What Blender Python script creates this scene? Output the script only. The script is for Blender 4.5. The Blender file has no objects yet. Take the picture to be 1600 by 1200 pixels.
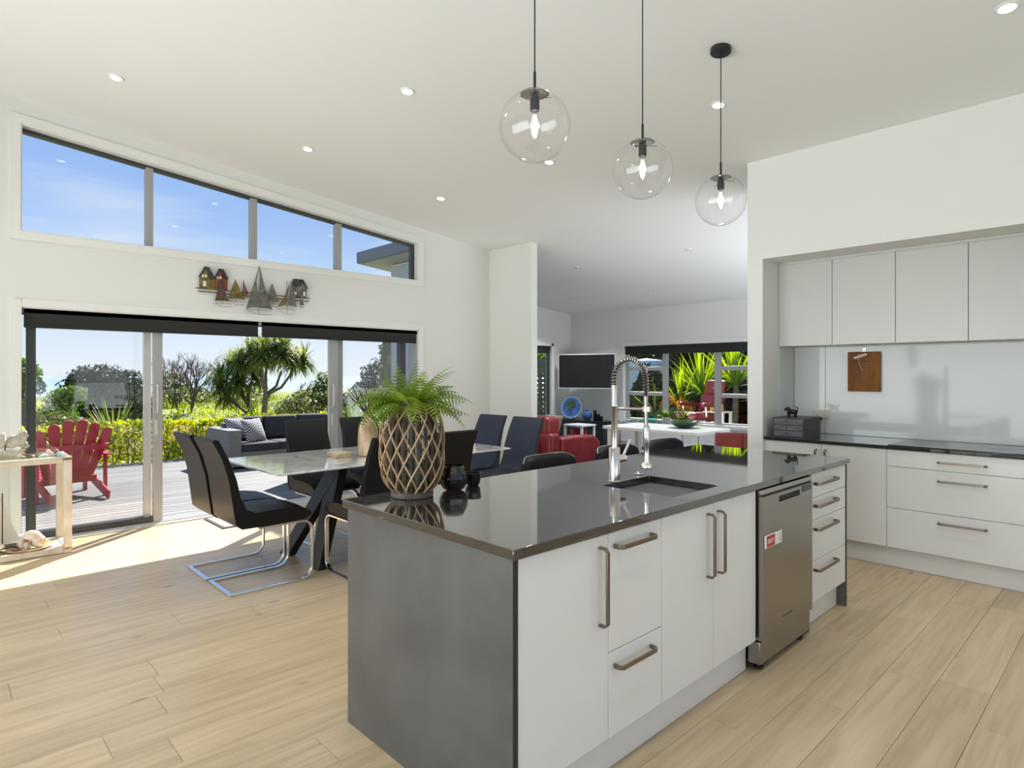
import bpy, bmesh, math, random
import numpy as np
from mathutils import Vector, Matrix, noise as mnoise

SC = bpy.context.scene
COL = SC.collection
R = math.radians
PI = math.pi
random.seed(7)
RNG = np.random.default_rng(11)


def link(o):
    COL.objects.link(o)
    return o


# ------------------------------------------------------------------ camera
cam = bpy.data.cameras.new('camera')
cam.sensor_fit = 'HORIZONTAL'
cam.sensor_width = 36.0
cam.lens = 36.0 * 964.5 / 1600.0
cam.shift_y = -16.0 / 1600.0
cam.clip_start = 0.05
cam.clip_end = 6000
co = link(bpy.data.objects.new('camera', cam))
co.location = (0, 0, 1.41)
co.rotation_euler = (R(90), 0, R(46.23))
SC.camera = co

# ------------------------------------------------------------------ world, sun, exposure
W = bpy.data.worlds.new('sky')
SC.world = W
W.use_nodes = True
nt = W.node_tree
nt.nodes.clear()
wo = nt.nodes.new('ShaderNodeOutputWorld')
bg = nt.nodes.new('ShaderNodeBackground')
tc = nt.nodes.new('ShaderNodeTexCoord')
sp = nt.nodes.new('ShaderNodeSeparateXYZ')
cr = nt.nodes.new('ShaderNodeValToRGB')
cr.color_ramp.elements[0].position = 0.0
cr.color_ramp.elements[0].color = (0.86, 0.93, 1.0, 1)
cr.color_ramp.elements[1].position = 1.0
cr.color_ramp.elements[1].color = (0.17, 0.36, 0.82, 1)
for pos, c in ((0.05, (0.74, 0.86, 1.0)), (0.13, (0.55, 0.75, 1.0)), (0.22, (0.36, 0.57, 0.96)), (0.32, (0.28, 0.49, 0.92)), (0.55, (0.22, 0.42, 0.88))):
    e = cr.color_ramp.elements.new(pos)
    e.color = (*c, 1)
cl = nt.nodes.new('ShaderNodeTexNoise')
cl.inputs['Scale'].default_value = 3.0
cl.inputs['Detail'].default_value = 6
mp = nt.nodes.new('ShaderNodeMapping')
mp.inputs['Scale'].default_value = (1, 1, 7)
clr = nt.nodes.new('ShaderNodeMapRange')
clr.inputs['From Min'].default_value = 0.52
clr.inputs['From Max'].default_value = 0.75
clr.inputs['To Max'].default_value = 0.45
mx = nt.nodes.new('ShaderNodeMix')
mx.data_type = 'RGBA'
mx.inputs[7].default_value = (0.95, 0.97, 1.0, 1)
L = nt.links.new
L(tc.outputs['Generated'], sp.inputs[0])
L(sp.outputs['Z'], cr.inputs[0])
L(tc.outputs['Generated'], mp.inputs[0])
L(mp.outputs[0], cl.inputs['Vector'])
L(cl.outputs[0], clr.inputs[0])
L(clr.outputs[0], mx.inputs[0])
L(cr.outputs[0], mx.inputs[6])
L(mx.outputs[2], bg.inputs[0])
L(bg.outputs[0], wo.inputs[0])
bg.inputs[1].default_value = 1.0

SUN_AZ = Vector((0.63, -0.777, 0)).normalized()
SUN_EL = R(41)
sd = Vector((SUN_AZ.x * math.cos(SUN_EL), SUN_AZ.y * math.cos(SUN_EL), -math.sin(SUN_EL)))
sl = bpy.data.lights.new('sun', 'SUN')
sl.energy = 15.0
sl.angle = R(0.7)
sl.color = (1.0, 0.965, 0.90)
so = link(bpy.data.objects.new('sun', sl))
so.rotation_euler = sd.to_track_quat('-Z', 'Y').to_euler()
so.location = (-20, 20, 20)



def fill_light(name, loc, rot, sx, sy, watts):
    """added area lamp out of view, tilted up to brighten the room"""
    l = bpy.data.lights.new(name, 'AREA')
    l.shape = 'RECTANGLE'
    l.size, l.size_y = sx, sy
    l.energy = watts
    l.color = (0.90, 0.955, 1.0)
    l.spread = R(120)
    o = link(bpy.data.objects.new(name, l))
    o.location = loc
    o.rotation_euler = rot
    return o


fill_light('fill_right', (1.70, .4, .7), (0, R(120), 0), 1.2, 5.4, 10)  # unseen fill lamps added to brighten walls and ceiling
fill_light('fill_back', (-2.4, -2.9, 1.15), (R(112), 0, 0), 5.8, 2.1, 150)
fill_light('fill_living', (-1.15, 8.0, .7), (0, R(140), 0), 1.2, 3.6, 70)
BULB_W = 0.6
DOWNLIGHT_W = 3.0

SC.view_settings.view_transform = 'Standard'
SC.view_settings.look = 'None'
SC.view_settings.exposure = 0.0
SC.view_settings.gamma = 1.0
SC.view_settings.use_curve_mapping = False
cy = SC.cycles
cy.max_bounces = 9
cy.diffuse_bounces = 5
cy.glossy_bounces = 4
cy.transmission_bounces = 6
cy.transparent_max_bounces = 24
cy.caustics_reflective = False
cy.caustics_refractive = False
cy.sample_clamp_indirect = 6.0
cy.use_denoising = True


# ------------------------------------------------------------------ materials
def mat(name, col, rough=0.5, metal=0.0, var=0.0, scale=6.0, stretch=(1, 1, 1), bump=0.0, bscale=None,
        spec=0.5, coat=0.0, col2=None, rnd=0.0, detail=4.0, emis=None, sheen=0.0):
    m = bpy.data.materials.new(name)
    m.use_nodes = True
    t = m.node_tree
    b = t.nodes['Principled BSDF']
    b.inputs['Base Color'].default_value = (*col, 1)
    b.inputs['Roughness'].default_value = rough
    b.inputs['Metallic'].default_value = metal
    b.inputs['Specular IOR Level'].default_value = spec
    b.inputs['Coat Weight'].default_value = coat
    if sheen:
        b.inputs['Sheen Weight'].default_value = sheen
    if emis:
        b.inputs['Emission Color'].default_value = (*emis[0], 1)
        b.inputs['Emission Strength'].default_value = emis[1]
    if var or col2 or bump or rnd:
        c = t.nodes.new('ShaderNodeTexCoord')
        mpn = t.nodes.new('ShaderNodeMapping')
        mpn.inputs['Scale'].default_value = stretch
        t.links.new(c.outputs['Object'], mpn.inputs[0])
        n = t.nodes.new('ShaderNodeTexNoise')
        n.inputs['Scale'].default_value = scale
        n.inputs['Detail'].default_value = detail
        t.links.new(mpn.outputs[0], n.inputs['Vector'])
        last = None
        if col2 or var:
            mxn = t.nodes.new('ShaderNodeMix')
            mxn.data_type = 'RGBA'
            c2 = col2 if col2 else tuple(min(1, x * (1 + var)) for x in col)
            c1 = col if col2 else tuple(x * (1 - var) for x in col)
            mxn.inputs[6].default_value = (*c1, 1)
            mxn.inputs[7].default_value = (*c2, 1)
            mr = t.nodes.new('ShaderNodeMapRange')
            mr.inputs['From Min'].default_value = 0.35
            mr.inputs['From Max'].default_value = 0.65
            t.links.new(n.outputs[0], mr.inputs[0])
            t.links.new(mr.outputs[0], mxn.inputs[0])
            last = mxn.outputs[2]
        if rnd:
            oi = t.nodes.new('ShaderNodeObjectInfo')
            hs = t.nodes.new('ShaderNodeHueSaturation')
            mr2 = t.nodes.new('ShaderNodeMapRange')
            mr2.inputs['To Min'].default_value = 1 - rnd
            mr2.inputs['To Max'].default_value = 1 + rnd
            t.links.new(oi.outputs['Random'], mr2.inputs[0])
            t.links.new(mr2.outputs[0], hs.inputs['Value'])
            if last:
                t.links.new(last, hs.inputs['Color'])
            else:
                hs.inputs['Color'].default_value = (*col, 1)
            last = hs.outputs[0]
        if last:
            t.links.new(last, b.inputs['Base Color'])
        if bump:
            n2 = n
            if bscale:
                n2 = t.nodes.new('ShaderNodeTexNoise')
                n2.inputs['Scale'].default_value = bscale
                n2.inputs['Detail'].default_value = 5
                t.links.new(mpn.outputs[0], n2.inputs['Vector'])
            bp = t.nodes.new('ShaderNodeBump')
            bp.inputs['Strength'].default_value = bump
            bp.inputs['Distance'].default_value = 0.01
            t.links.new(n2.outputs[0], bp.inputs['Height'])
            t.links.new(bp.outputs[0], b.inputs['Normal'])
    return m


def glass(name, tint=(1, 1, 1), base=0.04, gain=1.0, rough=0.0):
    """clear pane: transparent with a facing-dependent mirror reflection"""
    m = bpy.data.materials.new(name)
    m.use_nodes = True
    t = m.node_tree
    t.nodes.clear()
    o = t.nodes.new('ShaderNodeOutputMaterial')
    mx = t.nodes.new('ShaderNodeMixShader')
    tr = t.nodes.new('ShaderNodeBsdfTransparent')
    tr.inputs[0].default_value = (*tint, 1)
    gl = t.nodes.new('ShaderNodeBsdfGlossy')
    gl.inputs['Roughness'].default_value = rough
    lw = t.nodes.new('ShaderNodeLayerWeight')
    lw.inputs[0].default_value = 0.5
    pw = t.nodes.new('ShaderNodeMath')
    pw.operation = 'POWER'
    pw.inputs[1].default_value = 4.0
    ma = t.nodes.new('ShaderNodeMath')
    ma.operation = 'MULTIPLY_ADD'
    ma.inputs[1].default_value = 0.8 * gain
    ma.inputs[2].default_value = base
    ma.use_clamp = True
    l = t.links.new
    l(lw.outputs['Facing'], pw.inputs[0])
    l(pw.outputs[0], ma.inputs[0])
    l(ma.outputs[0], mx.inputs[0])
    l(tr.outputs[0], mx.inputs[1])
    l(gl.outputs[0], mx.inputs[2])
    l(mx.outputs[0], o.inputs[0])
    return m


def leafmat(name, c1, c2, trans=0.5, rough=0.45, scale=3.0, spec=0.35):
    m = bpy.data.materials.new(name)
    m.use_nodes = True
    t = m.node_tree
    b = t.nodes['Principled BSDF']
    o = t.nodes['Material Output']
    c = t.nodes.new('ShaderNodeTexCoord')
    n = t.nodes.new('ShaderNodeTexNoise')
    n.inputs['Scale'].default_value = scale
    n.inputs['Detail'].default_value = 6
    mr = t.nodes.new('ShaderNodeMapRange')
    mr.inputs['From Min'].default_value = 0.33
    mr.inputs['From Max'].default_value = 0.67
    mxn = t.nodes.new('ShaderNodeMix')
    mxn.data_type = 'RGBA'
    mxn.inputs[6].default_value = (*c1, 1)
    mxn.inputs[7].default_value = (*c2, 1)
    tl = t.nodes.new('ShaderNodeBsdfTranslucent')
    ms = t.nodes.new('ShaderNodeMixShader')
    ms.inputs[0].default_value = trans
    l = t.links.new
    l(c.outputs['Object'], n.inputs['Vector'])
    l(n.outputs[0], mr.inputs[0])
    l(mr.outputs[0], mxn.inputs[0])
    l(mxn.outputs[2], b.inputs['Base Color'])
    hs = t.nodes.new('ShaderNodeHueSaturation')
    hs.inputs['Saturation'].default_value = 1.15
    hs.inputs['Value'].default_value = 1.5
    l(mxn.outputs[2], hs.inputs['Color'])
    l(hs.outputs[0], tl.inputs[0])
    b.inputs['Roughness'].default_value = rough
    b.inputs['Specular IOR Level'].default_value = spec
    l(b.outputs[0], ms.inputs[1])
    l(tl.outputs[0], ms.inputs[2])
    l(ms.outputs[0], o.inputs[0])
    return m


def plankmat(name, c1, c2, c3, axis='Y', rough=0.36, rnd=0.10, scale=1.0, saw=0.15, knots=True):
    """boards: grain along the board, every board its own shade (Object Info Random)"""
    m = bpy.data.materials.new(name)
    m.use_nodes = True
    t = m.node_tree
    b = t.nodes['Principled BSDF']
    l = t.links.new
    c = t.nodes.new('ShaderNodeTexCoord')
    oi = t.nodes.new('ShaderNodeObjectInfo')
    ofs = t.nodes.new('ShaderNodeVectorMath')
    ofs.operation = 'SCALE'
    ofs.inputs[0].default_value = (37, 71, 13)
    l(oi.outputs['Random'], ofs.inputs['Scale'])
    ad = t.nodes.new('ShaderNodeVectorMath')
    ad.operation = 'ADD'
    l(c.outputs['Object'], ad.inputs[0])
    l(ofs.outputs[0], ad.inputs[1])
    st = (26, 1.6, 26) if axis == 'Y' else (1.6, 26, 26)
    mpn = t.nodes.new('ShaderNodeMapping')
    mpn.inputs['Scale'].default_value = st
    l(ad.outputs[0], mpn.inputs[0])
    n = t.nodes.new('ShaderNodeTexNoise')
    n.inputs['Scale'].default_value = 1.0 * scale
    n.inputs['Detail'].default_value = 8
    n.inputs['Distortion'].default_value = 0.6
    l(mpn.outputs[0], n.inputs['Vector'])
    cr = t.nodes.new('ShaderNodeValToRGB')
    cr.color_ramp.elements[0].position = 0.30
    cr.color_ramp.elements[0].color = (*c1, 1)
    cr.color_ramp.elements[1].position = 0.72
    cr.color_ramp.elements[1].color = (*c3, 1)
    e = cr.color_ramp.elements.new(0.5)
    e.color = (*c2, 1)
    l(n.outputs[0], cr.inputs[0])
    hs = t.nodes.new('ShaderNodeHueSaturation')
    mr2 = t.nodes.new('ShaderNodeMapRange')
    mr2.inputs['To Min'].default_value = 1 - rnd
    mr2.inputs['To Max'].default_value = 1 + rnd
    l(oi.outputs['Random'], mr2.inputs[0])
    l(mr2.outputs[0], hs.inputs['Value'])
    l(cr.outputs[0], hs.inputs['Color'])
    last = hs.outputs[0]
    if knots:
        m3 = t.nodes.new('ShaderNodeMapping')
        m3.inputs['Scale'].default_value = (5, 2.2, 5) if axis == 'Y' else (2.2, 5, 5)
        l(ad.outputs[0], m3.inputs[0])
        vo = t.nodes.new('ShaderNodeTexVoronoi')
        vo.inputs['Scale'].default_value = 0.9
        l(m3.outputs[0], vo.inputs['Vector'])
        kr = t.nodes.new('ShaderNodeMapRange')
        kr.inputs['From Min'].default_value = 0.03
        kr.inputs['From Max'].default_value = 0.10
        kr.inputs['To Min'].default_value = 0.75
        kr.inputs['To Max'].default_value = 0.0
        l(vo.outputs['Distance'], kr.inputs[0])
        km = t.nodes.new('ShaderNodeMix')
        km.data_type = 'RGBA'
        km.inputs[7].default_value = (c1[0] * 0.4, c1[1] * 0.35, c1[2] * 0.3, 1)
        l(kr.outputs[0], km.inputs[0])
        l(last, km.inputs[6])
        last = km.outputs[2]
    l(last, b.inputs['Base Color'])
    b.inputs['Roughness'].default_value = rough
    if saw:
        m4 = t.nodes.new('ShaderNodeMapping')
        m4.inputs['Scale'].default_value = (5, 160, 5) if axis == 'Y' else (160, 5, 5)
        l(ad.outputs[0], m4.inputs[0])
        n4 = t.nodes.new('ShaderNodeTexNoise')
        n4.inputs['Scale'].default_value = 1.0
        n4.inputs['Detail'].default_value = 2
        l(m4.outputs[0], n4.inputs['Vector'])
        bp = t.nodes.new('ShaderNodeBump')
        bp.inputs['Strength'].default_value = saw
        bp.inputs['Distance'].default_value = 0.004
        l(n4.outputs[0], bp.inputs['Height'])
        l(bp.outputs[0], b.inputs['Normal'])
    return m


M = {}
M['wall'] = mat('wall_paint', (0.80, 0.80, 0.78), 0.7, bump=0.03, bscale=160)
M['ceil'] = mat('ceiling_paint', (0.84, 0.84, 0.83), 0.8)
M['trim'] = mat('white_trim', (0.84, 0.84, 0.82), 0.4)
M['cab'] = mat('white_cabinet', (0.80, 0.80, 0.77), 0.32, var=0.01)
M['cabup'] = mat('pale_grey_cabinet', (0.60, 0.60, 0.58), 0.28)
M['carcass'] = mat('cabinet_carcass', (0.10, 0.10, 0.10), 0.6)
M['panel'] = mat('dark_panel', (0.095, 0.095, 0.09), 0.30, var=0.18, scale=3.0, detail=8, bump=0.04, bscale=25)
M['paneledge'] = mat('dark_panel_edge', (0.018, 0.018, 0.017), 0.35)
M['granite'] = mat('black_granite', (0.011, 0.010, 0.009), 0.05, col2=(0.046, 0.042, 0.037), scale=90, detail=8, spec=1.0, coat=0.9)
M['handle'] = mat('brushed_bronze_handle', (0.25, 0.21, 0.17), 0.32, metal=1.0, var=0.05, scale=60)
M['steel'] = mat('stainless', (0.42, 0.40, 0.37), 0.26, metal=1.0, var=0.04, scale=4, stretch=(1, 1, 40))
M['steeldark'] = mat('stainless_dark', (0.34, 0.32, 0.29), 0.24, metal=1.0)
M['sink'] = mat('sink_steel', (0.45, 0.43, 0.40), 0.3, metal=1.0)
M['chrome'] = mat('chrome', (0.80, 0.77, 0.72), 0.18, metal=1.0)
M['chromesoft'] = mat('chrome_satin', (0.55, 0.54, 0.51), 0.2, metal=1.0)
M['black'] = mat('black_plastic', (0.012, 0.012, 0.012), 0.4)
M['blackgloss'] = mat('black_gloss', (0.010, 0.010, 0.012), 0.08)
M['blackmetal'] = mat('black_metal', (0.015, 0.015, 0.015), 0.4, metal=0.3)
M['alu'] = mat('grey_aluminium', (0.40, 0.40, 0.40), 0.38, metal=0.2)
M['alulight'] = mat('pale_aluminium', (0.62, 0.62, 0.61), 0.38, metal=0.2)
M['aludark'] = mat('dark_and_shaded_aluminium', (0.055, 0.06, 0.062), 0.4, metal=0.2)  # dark frames, and door stiles whose shade is put into the colour
M['blind'] = mat('charcoal_blind', (0.022, 0.022, 0.021), 0.85, bump=0.05, bscale=300)
M['pane'] = glass('window_glass', base=0.035)
M['tpane'] = glass('green_edge_glass', tint=(0.93, 0.99, 0.96), base=0.04)
M['globe'] = glass('globe_glass', base=0.05, gain=1.0)
M['smoke'] = glass('smoked_glass', tint=(0.33, 0.31, 0.30), base=0.08, gain=1.0)
M['aqua'] = glass('aqua_glass', tint=(0.45, 0.88, 0.90), base=0.06)
M['jar'] = glass('jar_glass', tint=(0.86, 0.94, 0.90), base=0.05)
M['splash'] = mat('glass_splashback', (0.70, 0.72, 0.705), 0.06, spec=0.25)
M['oak'] = plankmat('oak_laminate', (0.48, 0.352, 0.208), (0.585, 0.44, 0.265), (0.655, 0.507, 0.318), 'Y', 0.32, 0.06)
M['subfloor'] = mat('dark_subfloor', (0.07, 0.05, 0.035), 0.8)
M['deck'] = plankmat('weathered_deck', (0.12, 0.117, 0.115), (0.165, 0.163, 0.16), (0.21, 0.207, 0.205), 'Y', 0.65, 0.16, saw=0.0, knots=False)
M['carpet'] = mat('navy_carpet', (0.018, 0.024, 0.045), 0.95, bump=0.3, bscale=400)
M['bulb'] = mat('filament', (1, 0.9, 0.7), 0.4, emis=((1.0, 0.90, 0.72), 60.0))
M['lens'] = mat('downlight_lens', (1, 1, 1), 0.4, emis=((1.0, 0.97, 0.93), 5.0))
M['lensoff'] = mat('downlight_lens_dim', (0.7, 0.7, 0.68), 0.4)
M['leather'] = mat('black_leather', (0.008, 0.008, 0.009), 0.42, bump=0.12, bscale=120, spec=0.25)
M['navy'] = mat('navy_faux_leather', (0.024, 0.028, 0.045), 0.42, bump=0.1, bscale=140)
M['red'] = mat('red_leather', (0.22, 0.016, 0.018), 0.30, var=0.15, scale=5, bump=0.25, bscale=22)
M['redseat'] = mat('dusky_red_leather', (0.30, 0.055, 0.055), 0.4, bump=0.1, bscale=60)
M['redpaint'] = mat('red_paint', (0.33, 0.014, 0.035), 0.45, var=0.06, scale=12)
M['white'] = mat('white_gloss', (0.82, 0.82, 0.81), 0.25)
M['whitewash'] = mat('whitewashed_wood', (0.66, 0.55, 0.42), 0.6, col2=(0.80, 0.72, 0.60), scale=5, stretch=(8, 1.5, 1.5), bump=0.06, bscale=30)
M['carved'] = mat('whitewashed_carving', (0.44, 0.40, 0.32), 0.7, col2=(0.66, 0.62, 0.52), scale=18, bump=0.4, bscale=30)
M['brass'] = mat('brass', (0.55, 0.36, 0.10), 0.3, metal=1.0)
M['wicker'] = mat('natural_wicker', (0.27, 0.165, 0.085), 0.55, col2=(0.42, 0.28, 0.16), scale=14, stretch=(1, 1, 0.4), rnd=0.15)
M['greywood'] = mat('grey_driftwood', (0.075, 0.062, 0.05), 0.7, col2=(0.17, 0.15, 0.125), scale=22, stretch=(3, 3, 0.5), rnd=0.2)
M['bark'] = mat('dark_bark', (0.05, 0.035, 0.022), 0.8, col2=(0.10, 0.075, 0.05), scale=30, bump=0.5, bscale=60)
M['rope'] = mat('jute_rope', (0.30, 0.24, 0.17), 0.9, bump=0.4, bscale=200)
M['fern'] = leafmat('fern_leaf', (0.07, 0.14, 0.008), (0.24, 0.34, 0.02), 0.35, scale=9)
M['paulownia'] = mat('pale_turned_wood', (0.30, 0.18, 0.09), 0.5, col2=(0.68, 0.52, 0.35), scale=9, stretch=(2.2, 2.2, 0.7), detail=8)
M['twig'] = mat('twig', (0.045, 0.03, 0.02), 0.8)
M['granitewhite'] = None
M['tanwood'] = mat('tan_wood', (0.55, 0.45, 0.28), 0.5, var=0.15, scale=20)
M['signwood'] = mat('varnished_board', (0.16, 0.055, 0.010), 0.5, spec=0.2, col2=(0.26, 0.10, 0.016), scale=3, stretch=(5, 5, 1))
M['signedge'] = mat('board_edge', (0.05, 0.017, 0.005), 0.35)
M['engrave'] = mat('burnt_lettering', (0.055, 0.018, 0.006), 0.6)
M['cord'] = mat('white_cord', (0.75, 0.66, 0.55), 0.7)
M['boxwood'] = mat('charcoal_stained_wood', (0.050, 0.052, 0.054), 0.4, col2=(0.12, 0.125, 0.13), scale=9, stretch=(1, 8, 8))
M['boxside'] = mat('black_stained_wood', (0.014, 0.014, 0.014), 0.4)
M['bronze'] = mat('dark_bronze', (0.035, 0.022, 0.014), 0.38, metal=0.6)
M['redlabel'] = mat('red_label', (0.50, 0.015, 0.02), 0.35)
M['greylabel'] = mat('grey_label', (0.55, 0.55, 0.54), 0.4)
M['rail'] = mat('rusted_rod', (0.045, 0.035, 0.028), 0.6, metal=0.4)
M['ochre'] = mat('ochre_patina', (0.13, 0.09, 0.022), 0.5, metal=0.35, col2=(0.25, 0.19, 0.06), scale=22)
M['rust'] = mat('rust_red_patina', (0.19, 0.045, 0.02), 0.55, metal=0.3, col2=(0.30, 0.10, 0.055), scale=24)
M['pewter'] = mat('pewter_patina', (0.11, 0.105, 0.09), 0.42, metal=0.5, col2=(0.24, 0.235, 0.205), scale=20)
M['brown'] = mat('brown_patina', (0.06, 0.04, 0.028), 0.5, metal=0.4, col2=(0.17, 0.125, 0.09), scale=24)
M['slate'] = mat('slate_patina', (0.03, 0.03, 0.033), 0.5, metal=0.3, col2=(0.06, 0.06, 0.065), scale=20)
M['tv'] = mat('tv_screen', (0.022, 0.021, 0.020), 0.14, spec=0.8)
M['silver'] = mat('silver_bezel', (0.72, 0.72, 0.71), 0.35)
M['blueglaze'] = mat('blue_glaze', (0.035, 0.10, 0.28), 0.22, col2=(0.07, 0.17, 0.40), scale=8)
M['platerim'] = mat('pale_blue_glaze', (0.22, 0.36, 0.56), 0.2)
M['treeglaze'] = mat('green_black_glaze', (0.03, 0.05, 0.02), 0.4, col2=(0.09, 0.12, 0.03), scale=30)
M['taupe'] = mat('taupe_cushion', (0.26, 0.21, 0.16), 0.9, bump=0.2, bscale=200)
M['bowlgreen'] = mat('dark_green_glaze', (0.012, 0.05, 0.035), 0.15)
M['succulent'] = leafmat('succulent_leaf', (0.07, 0.11, 0.02), (0.22, 0.26, 0.05), 0.25, scale=20)
M['shell'] = mat('sea_shell', (0.55, 0.42, 0.30), 0.5, col2=(0.78, 0.70, 0.60), scale=24, rnd=0.18)
M['shellbrown'] = mat('brown_shell', (0.20, 0.10, 0.05), 0.45, col2=(0.45, 0.30, 0.18), scale=26, rnd=0.15)
M['sail'] = mat('canvas_sail', (0.70, 0.68, 0.60), 0.85, var=0.05, scale=10)
M['mat'] = mat('grey_mat', (0.22, 0.21, 0.20), 0.95, col2=(0.33, 0.32, 0.31), scale=180, bump=0.5)
M['matedge'] = mat('rubber_edge', (0.02, 0.02, 0.02), 0.7)
M['wickergrey'] = mat('grey_poly_wicker', (0.13, 0.122, 0.118), 0.6, col2=(0.24, 0.23, 0.225), scale=70, stretch=(1, 1, 2.5), bump=0.6, bscale=90)
M['charcoal'] = mat('charcoal_outdoor_fabric', (0.030, 0.032, 0.037), 0.9, bump=0.15, bscale=250)
M['trunk'] = mat('grey_trunk', (0.12, 0.095, 0.07), 0.9, col2=(0.24, 0.20, 0.16), scale=9, stretch=(1, 1, 3), bump=0.6, bscale=18)
M['deadwood'] = mat('bare_branch', (0.085, 0.065, 0.055), 0.9, col2=(0.16, 0.125, 0.105), scale=8)
M['hedge'] = leafmat('hedge_leaf', (0.10, 0.15, 0.010), (0.40, 0.40, 0.025), 0.6, scale=2.5)
M['dracaena'] = leafmat('strap_leaf', (0.07, 0.115, 0.04), (0.27, 0.29, 0.08), 0.5, scale=1.5)
M['yucca'] = leafmat('bright_blade_leaf', (0.16, 0.26, 0.015), (0.32, 0.40, 0.03), 0.5, scale=2.0)
M['flax'] = leafmat('flax_blade', (0.08, 0.13, 0.03), (0.22, 0.24, 0.06), 0.45, scale=2.0)
M['bushdark'] = leafmat('dark_bush_leaf', (0.008, 0.018, 0.007), (0.030, 0.048, 0.014), 0.30, scale=1.2, rough=.8, spec=.1)
M['bushmid'] = leafmat('olive_bush_leaf', (0.055, 0.075, 0.022), (0.16, 0.17, 0.045), 0.4, scale=1.4)
M['bushgreen'] = leafmat('fresh_bush_leaf', (0.06, 0.13, 0.015), (0.17, 0.24, 0.03), 0.45, scale=1.4)
M['grass'] = leafmat('grass_blade', (0.09, 0.14, 0.012), (0.36, 0.40, 0.05), 0.5, scale=0.45)
M['drygrass'] = leafmat('dry_grass', (0.28, 0.20, 0.10), (0.42, 0.33, 0.18), 0.4, scale=1.0)
M['ground'] = mat('grassy_ground', (0.07, 0.11, 0.012), 0.95, col2=(0.26, 0.27, 0.05), scale=0.35, detail=8)
M['soil'] = mat('dark_soil', (0.03, 0.022, 0.015), 0.95, var=0.3, scale=5)
M['sea'] = mat('sea_water', (0.20, 0.30, 0.36), 0.25, col2=(0.30, 0.40, 0.45), scale=0.01, stretch=(1, 0.2, 1))
M['sand'] = mat('pale_sand', (0.55, 0.52, 0.46), 0.9, col2=(0.40, 0.36, 0.30), scale=0.05, stretch=(3, 0.5, 1))
M['cladding'] = mat('blue_grey_cladding', (0.42, 0.47, 0.52), 0.7, var=0.04, scale=3)
M['fascia'] = mat('slate_fascia', (0.12, 0.14, 0.17), 0.5)
M['soffit'] = mat('pale_soffit', (0.42, 0.44, 0.42), 0.7)
M['fence'] = mat('dark_slat', (0.05, 0.055, 0.06), 0.7, rnd=0.2)
M['orangeleaf'] = leafmat('orange_bract', (0.45, 0.12, 0.03), (0.55, 0.36, 0.03), 0.4, scale=12)
M['tank'] = mat('pale_blue_tank', (0.35, 0.50, 0.58), 0.5, var=0.08, scale=3)
M['amber'] = mat('amber_glass', (0.50, 0.22, 0.01), 0.15, col2=(0.70, 0.45, 0.03), scale=25)
M['plug'] = mat('ivory_plate', (0.66, 0.60, 0.52), 0.4)


def marble():
    m = mat('white_marble', (0.60, 0.58, 0.55), 0.05, spec=0.8, coat=0.5)
    t = m.node_tree
    b = t.nodes['Principled BSDF']
    c = t.nodes.new('ShaderNodeTexCoord')
    n = t.nodes.new('ShaderNodeTexNoise')
    n.inputs['Scale'].default_value = 2.2
    n.inputs['Detail'].default_value = 9
    n.inputs['Distortion'].default_value = 1.6
    r = t.nodes.new('ShaderNodeValToRGB')
    r.color_ramp.elements[0].position = 0.42
    r.color_ramp.elements[0].color = (0.80, 0.79, 0.77, 1)
    r.color_ramp.elements[1].position = 0.60
    r.color_ramp.elements[1].color = (0.74, 0.73, 0.70, 1)
    e = r.color_ramp.elements.new(0.5)
    e.color = (0.58, 0.56, 0.52, 1)
    t.links.new(c.outputs['Object'], n.inputs['Vector'])
    t.links.new(n.outputs[0], r.inputs[0])
    t.links.new(r.outputs[0], b.inputs['Base Color'])
    return m


M['marble'] = marble()


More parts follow.
